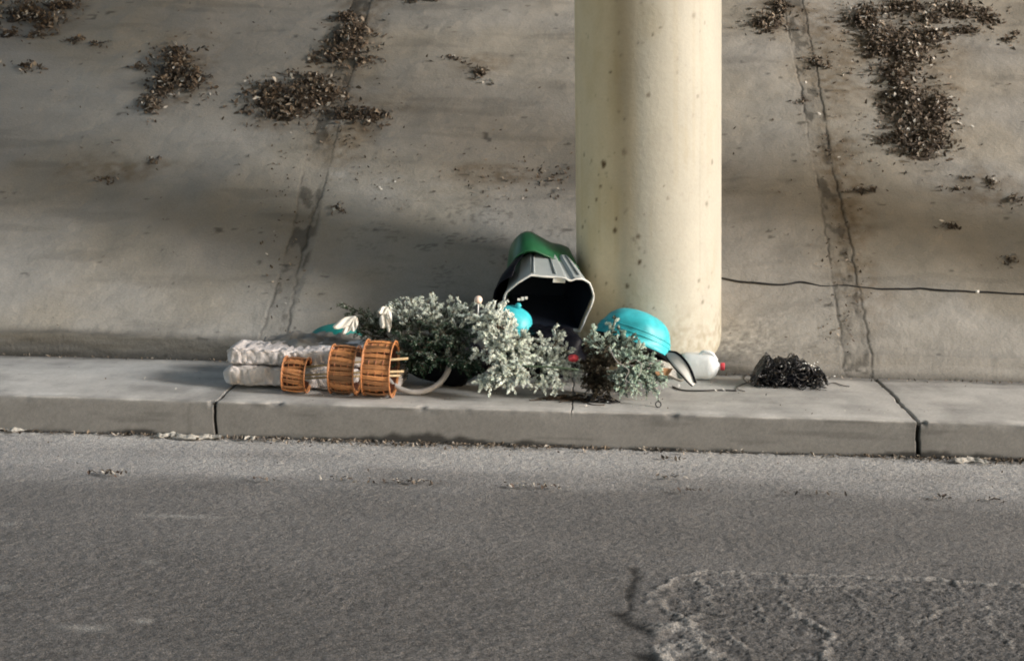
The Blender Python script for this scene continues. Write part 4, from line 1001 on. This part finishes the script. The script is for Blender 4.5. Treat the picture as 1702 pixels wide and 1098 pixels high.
# ---- white fabric petals
def petal(mb, p, d, l, w, n, cup=0.25):
    d = d.normalized(); s = d.cross(n).normalized(); nn = s.cross(d)
    def fn(u, v):
        x = (v - 0.5) * 2; ww = w * math.sin(math.pi * (0.08 + 0.86 * u)) ** 0.8
        return p + d * l * u + s * x * ww + nn * (cup * l * (u * u) * 0.5 - cup * ww * x * x) + nn * 0.006 * math.sin(9 * u + 4 * x)
    frame_grid(mb, 10, 9, fn, 0.0025)
def flower(px, py, y, dirs, label):
    c = on_y(px, py, y); th = thing('artificial_flower', label, 'flower', (c.x, c.y, c.z), None)
    for (dx, dz, l, w) in dirs:
        mb = MB(); petal(mb, c, Vector((dx, -0.25, dz)), l, w, Vector((0, -1, 0.3))); mb.build('petal', M['petal'], th)
    mb = MB(); tube(mb, [c + Vector((0, 0.01, 0)), c + Vector((0.02, 0.04, -0.09))], 0.003, 5); mb.build('stem', M['stemgreen'], th)
flower(592, 527, 0.50, [(-1, -0.50, 0.135, 0.026), (-0.75, -1.0, 0.115, 0.022), (-0.25, -1.2, 0.08, 0.018)], 'white artificial flower with long drooping petals at the left of the fir spray')
flower(646, 512, 0.48, [(-0.75, -0.35, 0.06, 0.022), (-0.28, -1.0, 0.115, 0.030), (0.05, -1.0, 0.13, 0.016)], 'white artificial flower above the largest copper drum')
# bauble on the fir heap
mb = MB(); c = on_y(795, 498, 0.50); rings = []
for i in range(13):
    a = -math.pi / 2 + math.pi * i / 12; rings.append([c + Vector((math.cos(a) * math.cos(t) * 0.022, math.cos(a) * math.sin(t) * 0.022, math.sin(a) * 0.022)) for t in [2 * math.pi * k / 20 for k in range(20)]])
loft(mb, rings); bo = mb.build('bauble', M['bauble'], origin=c); setp(bo, 'small pale pink ball poking up from the top of the fir heap', 'bauble')
mb = MB(); tube(mb, [c - Vector((0, 0, 0.025)), c - Vector((0, 0, 0.11))], 0.004, 6); mb.build('stem', M['white'], bo)

# ---- green stick through pile
mb = MB(); a_ = on_y(868, 608, 0.22); b_ = on_y(962, 614, 0.24); tube(mb, catmull([a_, (a_ + b_) / 2 + Vector((0, 0, 0.004)), b_], 6), 0.0055, 6)
o = mb.build('stick', M['stemgreen'], origin=a_); setp(o, 'thin grey-green stick crossing in front of the small frosted sprays', 'stick')
# ---- clear cup
def cup():
    c = on_z(915, 640); c.y -= 0.0
    th = thing('plastic_cup', 'clear plastic cup lying on its side under the grey-green stick', 'cup', (c.x, c.y, 0))
    ax = Vector((-0.97, 0.2, -0.05)).normalized(); s = Vector((0, 0, 1)).cross(ax).normalized(); u = ax.cross(s)
    c0 = Vector((c.x + 0.05, c.y, 0.045)); ring = lambda d, r: [c0 + ax * d + (s * math.cos(2 * math.pi * k / 28) + u * math.sin(2 * math.pi * k / 28)) * r for k in range(28)]
    mb = MB(); loft(mb, [ring(0.0, 0.030), ring(0.001, 0.031), ring(0.05, 0.036), ring(0.118, 0.042), ring(0.118, 0.0405), ring(0.05, 0.0345), ring(0.004, 0.029)], True, True); mb.build('wall', M['clear'], th)
    mb = MB(); tube(mb, ring(0.119, 0.0425), 0.002, 5, closed=True); mb.build('rim', M['clear'], th)
cup()
# ---- red bauble fragment
mb = MB(); c = on_y(953, 595, 0.42); rings = []
for i in range(9):
    a = -math.pi / 2 + math.pi * i / 8; rings.append([c + Vector((math.cos(a) * math.cos(t) * 0.030, math.cos(a) * math.sin(t) * 0.02, math.sin(a) * 0.017 + 0.004 * math.sin(3 * t))) for t in [2 * math.pi * k / 16 for k in range(16)]])
loft(mb, rings); o = mb.build('ribbon_bow', M['red'], origin=c); setp(o, 'small crushed red bow deep between the frosted branches under the bin', 'bow')

# ---- translucent jug on its side
def jug():
    c = on_z(1176, 633); th = thing('plastic_jug', 'translucent plastic jug on its side with a pink-red cap, right of the pillar foot', 'jug', (c.x, c.y, 0))
    ax = Vector((0.97, -0.12, 0.02)).normalized(); s = Vector((0, 0, 1)).cross(ax).normalized(); u = ax.cross(s); c0 = Vector((c.x - 0.145, c.y + 0.05, 0.078))
    def ring(d, r, pw=0.6, off=0):
        e = lambda w: math.copysign(abs(w) ** pw, w); return [c0 + ax * d + s * e(math.cos(2 * math.pi * k / 36)) * r + u * (e(math.sin(2 * math.pi * k / 36)) * r + off) for k in range(36)]
    mb = MB(); loft(mb, [ring(0, .060), ring(.006, .069), ring(.02, .073), ring(.05, .074), ring(.10, .074), ring(.115, .0725), ring(.145, .075, .65), ring(.170, .072, .8), ring(.188, .060, .9), ring(.200, .040, 1), ring(.206, .026, 1), ring(.212, .019, 1), ring(.225, .018, 1)])
    body = mb.build('jug_body', M['jug'], th)
    mb = MB(); loft(mb, [ring(.219, .020, 1), ring(.222, .022, 1), ring(.240, .022, 1), ring(.243, .019, 1)]); mb.build('cap', M['red'], th)
    mb = MB(); tube(mb, catmull([c0 + ax * .10 - s * .02 + u * .066, c0 + ax * .125 - s * .03 + u * .088, c0 + ax * .17 - s * .03 + u * .078, c0 + ax * .198 - s * .01 + u * .038], 5), 0.009, 8); mb.build('handle', M['jug'], body)
jug()
# ---- arched band, black edges and white face
def band():
    P = [on_y(a, b, y) for a, b, y in [(1112, 584, .50), (1124, 586, .44), (1136, 596, .38), (1147, 612, .33), (1156, 636, .29)]]
    P[-1].z = max(0.006, P[-1].z); P2 = catmull(P, 6)
    c = P2[-1]; th = thing('curved_strap', 'curved black strap with a white face arching down in front of the jug', 'strap', (c.x, c.y, 0))
    W2 = Vector((-0.048, -0.035, -0.045))
    mb = MB(); n = len(P2)
    def fn(u, v):
        i = u * (n - 1); k = min(n - 2, int(i)); p = P2[k] + (P2[k + 1] - P2[k]) * (i - k); ww = math.sin(math.pi * min(1, u * 0.9 + 0.05)) ** 0.6
        q_ = p + W2 * v * ww; q_.z = max(q_.z, 0.006); return q_
    frame_grid(mb, 26, 5, fn, 0.004); mb.build('strap_face', M['white'], th)
    for v in (0.0, 1.0):
        mb = MB(); tube(mb, [fn(k / 25, v) + Vector((0, -0.003, 0)) for k in range(26)], 0.0075 if v == 0 else 0.004, 6); mb.build('strap_edge', M['black'], th)
band()
# ---- white tray and torn card beside it
mb = MB(); c = on_y(1104, 600, 0.62)
frame_grid(mb, 14, 8, lambda u, v: Vector((c.x - 0.10 + 0.22 * u, 0.50 + 0.22 * v, 0.12 + 0.02 * math.sin(u * 5) - 0.03 * (1 - v) + (0.02 if v < 0.1 or v > 0.9 or u < 0.08 or u > 0.92 else 0))), 0.004)
o = mb.build('foam_tray', M['paper'], origin=(c.x, 0.6, 0.1)); setp(o, 'off-white tray under the rim of the turquoise bowl, left of the strap', 'tray')
mb = MB(); P = [on_y(1088, 612, .34), on_y(1112, 612, .34), on_y(1104, 628, .30), on_y(1090, 622, .31)]
c = P[0]; fr2 = [p + Vector((0, 0.006, 0.001)) for p in P]; mb.add(P + fr2, [(0, 1, 2, 3), (7, 6, 5, 4), (0, 4, 5, 1), (1, 5, 6, 2), (2, 6, 7, 3), (3, 7, 4, 0)])
mb.add([P[1], P[1] + Vector((0.02, -0.02, 0.004)), P[2] + Vector((0.01, -0.01, 0.0)), P[2]], [(0, 1, 2, 3)])
o = mb.build('cardboard_scrap', M['tan'], origin=(c.x, c.y, 0), smooth_=False); setp(o, 'torn orange-tan piece of card between the small frosted tree and the strap', 'cardboard')

# ---- tangles of wire
def tangle(name, label, cat, c, rx, ry, rz, loops, seed, r=0.0025, m='blackwire', glint=0, tails=(), cl='tangle'):
    rnd = random.Random(seed); th = thing(name, label, cat, (c.x, c.y, 0))
    mb = MB()
    for i in range(loops):
        o = Vector((rnd.uniform(-.92, .92) * rx, rnd.gauss(0, .42) * ry, rnd.uniform(0.05, .95) * rz * 2))
        a0 = rnd.uniform(0, 6.28); e = Euler((rnd.uniform(-1.2, 1.2), rnd.uniform(-1.2, 1.2), rnd.uniform(0, 6.28))); R1 = rnd.uniform(0.02, 0.055); R2 = R1 * rnd.uniform(0.35, 0.9); pts = []
        nn = 14
        for k in range(nn):
            a = a0 + k * 6.28 * rnd.uniform(0.8, 1.0) / nn; v = Vector((math.cos(a) * R1, math.sin(a) * R2, 0.3 * R1 * math.sin(2.3 * a))); v.rotate(e)
            p = Vector((c.x, c.y, 0)) + o + v
            tt_ = (p.x - c.x) / rx; hmax = 2 * rz * max(0.10, (1 - abs(tt_ / 1.08) ** 3.5) * (0.90 - 0.14 * tt_) + 0.12 * math.sin(p.x * 37) + 0.1 * math.sin(p.x * 83))
            p.z = min(max(p.z, 0.004), hmax); pts.append(p)
        tube(mb, pts, r * rnd.uniform(0.7, 1.5), 4)
    mb.build(cl, M[m], th)
    mb = MB()
    for t in tails:
        pts = catmull(t, 8); pts = [p + Vector((0, 0.01 * mnoise.noise(p * 20), 0.004 * mnoise.noise(p * 25))) for p in pts]
        for p in pts: p.z = max(p.z, 0.004)
        tube(mb, pts, r * 1.1, 5); mb.build('loose_end', M[m], th); mb = MB()
    if glint:  # pale bits stand in for white sparkle on the glossy strands
        mb = MB()
        for i in range(glint):
            p = Vector((c.x + rnd.gauss(0.25, .38) * rx, c.y - abs(rnd.gauss(0.3, .3)) * ry, max(0.006, rnd.uniform(0.1, 1.0) * rz * 2 * 0.85)))
            u = Vector((rnd.gauss(0, 1), rnd.gauss(0, 1), rnd.gauss(0, 1))).normalized(); tube(mb, [p - u * 0.006, p + u * 0.006], 0.0032, 5); mb.build('glint_bit', M['silver'], th); mb = MB()
    return th
c = on_z(1314, 646)
tl = lambda L_: [on_z(a, b, 0.004) for a, b in L_]
tangle('wire_tangle', 'glossy black heap of tangled light string on the pavement, right of the jug', 'wire tangle', Vector((c.x, c.y + 0.10, 0)), 0.20, 0.12, 0.085, 620, 31, 0.0023, 'blackwire', 70,
       [tl([(1255, 640), (1240, 636), (1225, 645), (1238, 650)]), tl([(1368, 640), (1385, 636), (1400, 640), (1412, 642)]), tl([(1262, 630), (1245, 622), (1236, 630), (1250, 640)])])
bo = bag((1310, 625), 0.165, 0.062, 0.09, c.y + 0.10, 'crumpled black plastic inside the tangled light string heap', 14)
c = on_z(1040, 662)
tangle('light_string', 'pale green light string looped over the small frosted tree', 'light string', Vector((c.x, c.y + 0.06, 0)), 0.17, 0.05, 0.12, 26, 33, 0.0020, 'hoop', 20, [
    [on_y(1012, 575, .20), on_y(1025, 600, .17), on_y(1045, 615, .16), on_y(1040, 630, .16), on_y(1055, 640, .15)], [on_y(1040, 606, .16), on_y(1055, 598, .16), on_y(1066, 606, .16), on_y(1062, 625, .15)]])
c = on_z(958, 664)
tangle('twig_tangle', 'flat dark tangle of twigs on the pavement at the kerb side of the pile', 'twigs', Vector((c.x, c.y, 0)), 0.17, 0.025, 0.010, 34, 35, 0.0028, 'bark', 0, [
    tl([(895, 662), (925, 660), (950, 664), (975, 662), (1000, 668), (1012, 664)]), tl([(930, 668), (955, 664), (985, 672), (1005, 673)]), tl([(900, 664), (880, 665)])])
c = on_z(1000, 668)
tangle('garland_end', 'black garland end speckled with white sparkle lying at the foot of the small tree', 'garland', Vector((c.x, c.y, 0)), 0.07, 0.02, 0.018, 34, 36, 0.0030, 'blackwire', 26)
mb = MB(); c = on_z(1094, 676); pts = [Vector((c.x + 0.014 * math.cos(a), c.y + 0.02 * math.sin(a), 0.014 + 0.012 * math.sin(a))) for a in [2 * math.pi * k / 20 for k in range(20)]]
tube(mb, pts, 0.003, 6, closed=True); tube(mb, [pts[5], pts[5] + Vector((0.0, 0.02, 0.03)), pts[5] + Vector((0.004, 0.05, 0.05))], 0.003, 6)
o = mb.build('wire_hook', M['blackwire'], origin=(c.x, c.y, 0)); setp(o, 'small dark wire hook with a ring on the pavement right of the small tree', 'hook')
mb = MB(); tube(mb, catmull(tl([(1118, 642), (1135, 648), (1165, 649), (1195, 648), (1225, 649)]), 8), 0.0045, 5)
o = mb.build('black_cord', M['blackwire'], origin=on_z(1170, 648)); setp(o, 'flat black cord lying in front of the jug and strap', 'cord')
mb = MB(); rnd = random.Random(4)
for a, b in ((1190, 648), (1203, 649), (1132, 642), (1128, 640)):
    p = on_z(a, b, 0.012); leaf(mb, p, Vector((0, 0, 1)), 0.03, rnd, (0.7, 0.7, 0.68))
o = mb.build('paper_bits', M['leaf'], origin=on_z(1190, 648), smooth_=False); setp(o, 'white paper bits on the black cord in front of the jug', 'paper')

# ---- paper scraps in the gutter and at the slope foot
def scrap(px, py, w, d, label, seed, z=-KH, m='paper'):
    c = on_z(px, py, z); mb = MB()
    def fn(u, v):
        x = c.x + (u - .5) * w; y = c.y + (v - .5) * d + 0.02 * math.sin(u * 7 + seed)
        return Vector((x, y, z + 0.010 + 0.007 * mnoise.noise(Vector((x * 22, y * 22, seed))) + 0.004 * abs(math.sin(u * 13 + seed)) + 0.012 * v))
    frame_grid(mb, 22, 6, fn, 0.003); o = mb.build('paper_scrap', M[m], origin=c, smooth_=False); setp(o, label, 'paper scrap', 'flattened scraps in the gutter'); return o
scrap(22, 718, 0.14, 0.04, 'pale flattened scrap in the gutter at the left picture edge', 1)
scrap(325, 731, 0.26, 0.035, 'long pale torn scrap in the gutter by the left kerb joint', 2)
scrap(280, 728, 0.12, 0.03, 'short grey scrap overlapping the long torn scrap in the gutter', 3)
scrap(1612, 770, 0.16, 0.045, 'crumpled straw-coloured scrap in the gutter right of the wide kerb joint', 4)
scrap(416, 733, 0.05, 0.02, 'tiny pale scrap in the gutter right of the left kerb joint', 5)
scrap(46, 577, 0.09, 0.05, 'crumpled white scrap against the slope foot at the far left', 6, 0.0, 'whitecloth')
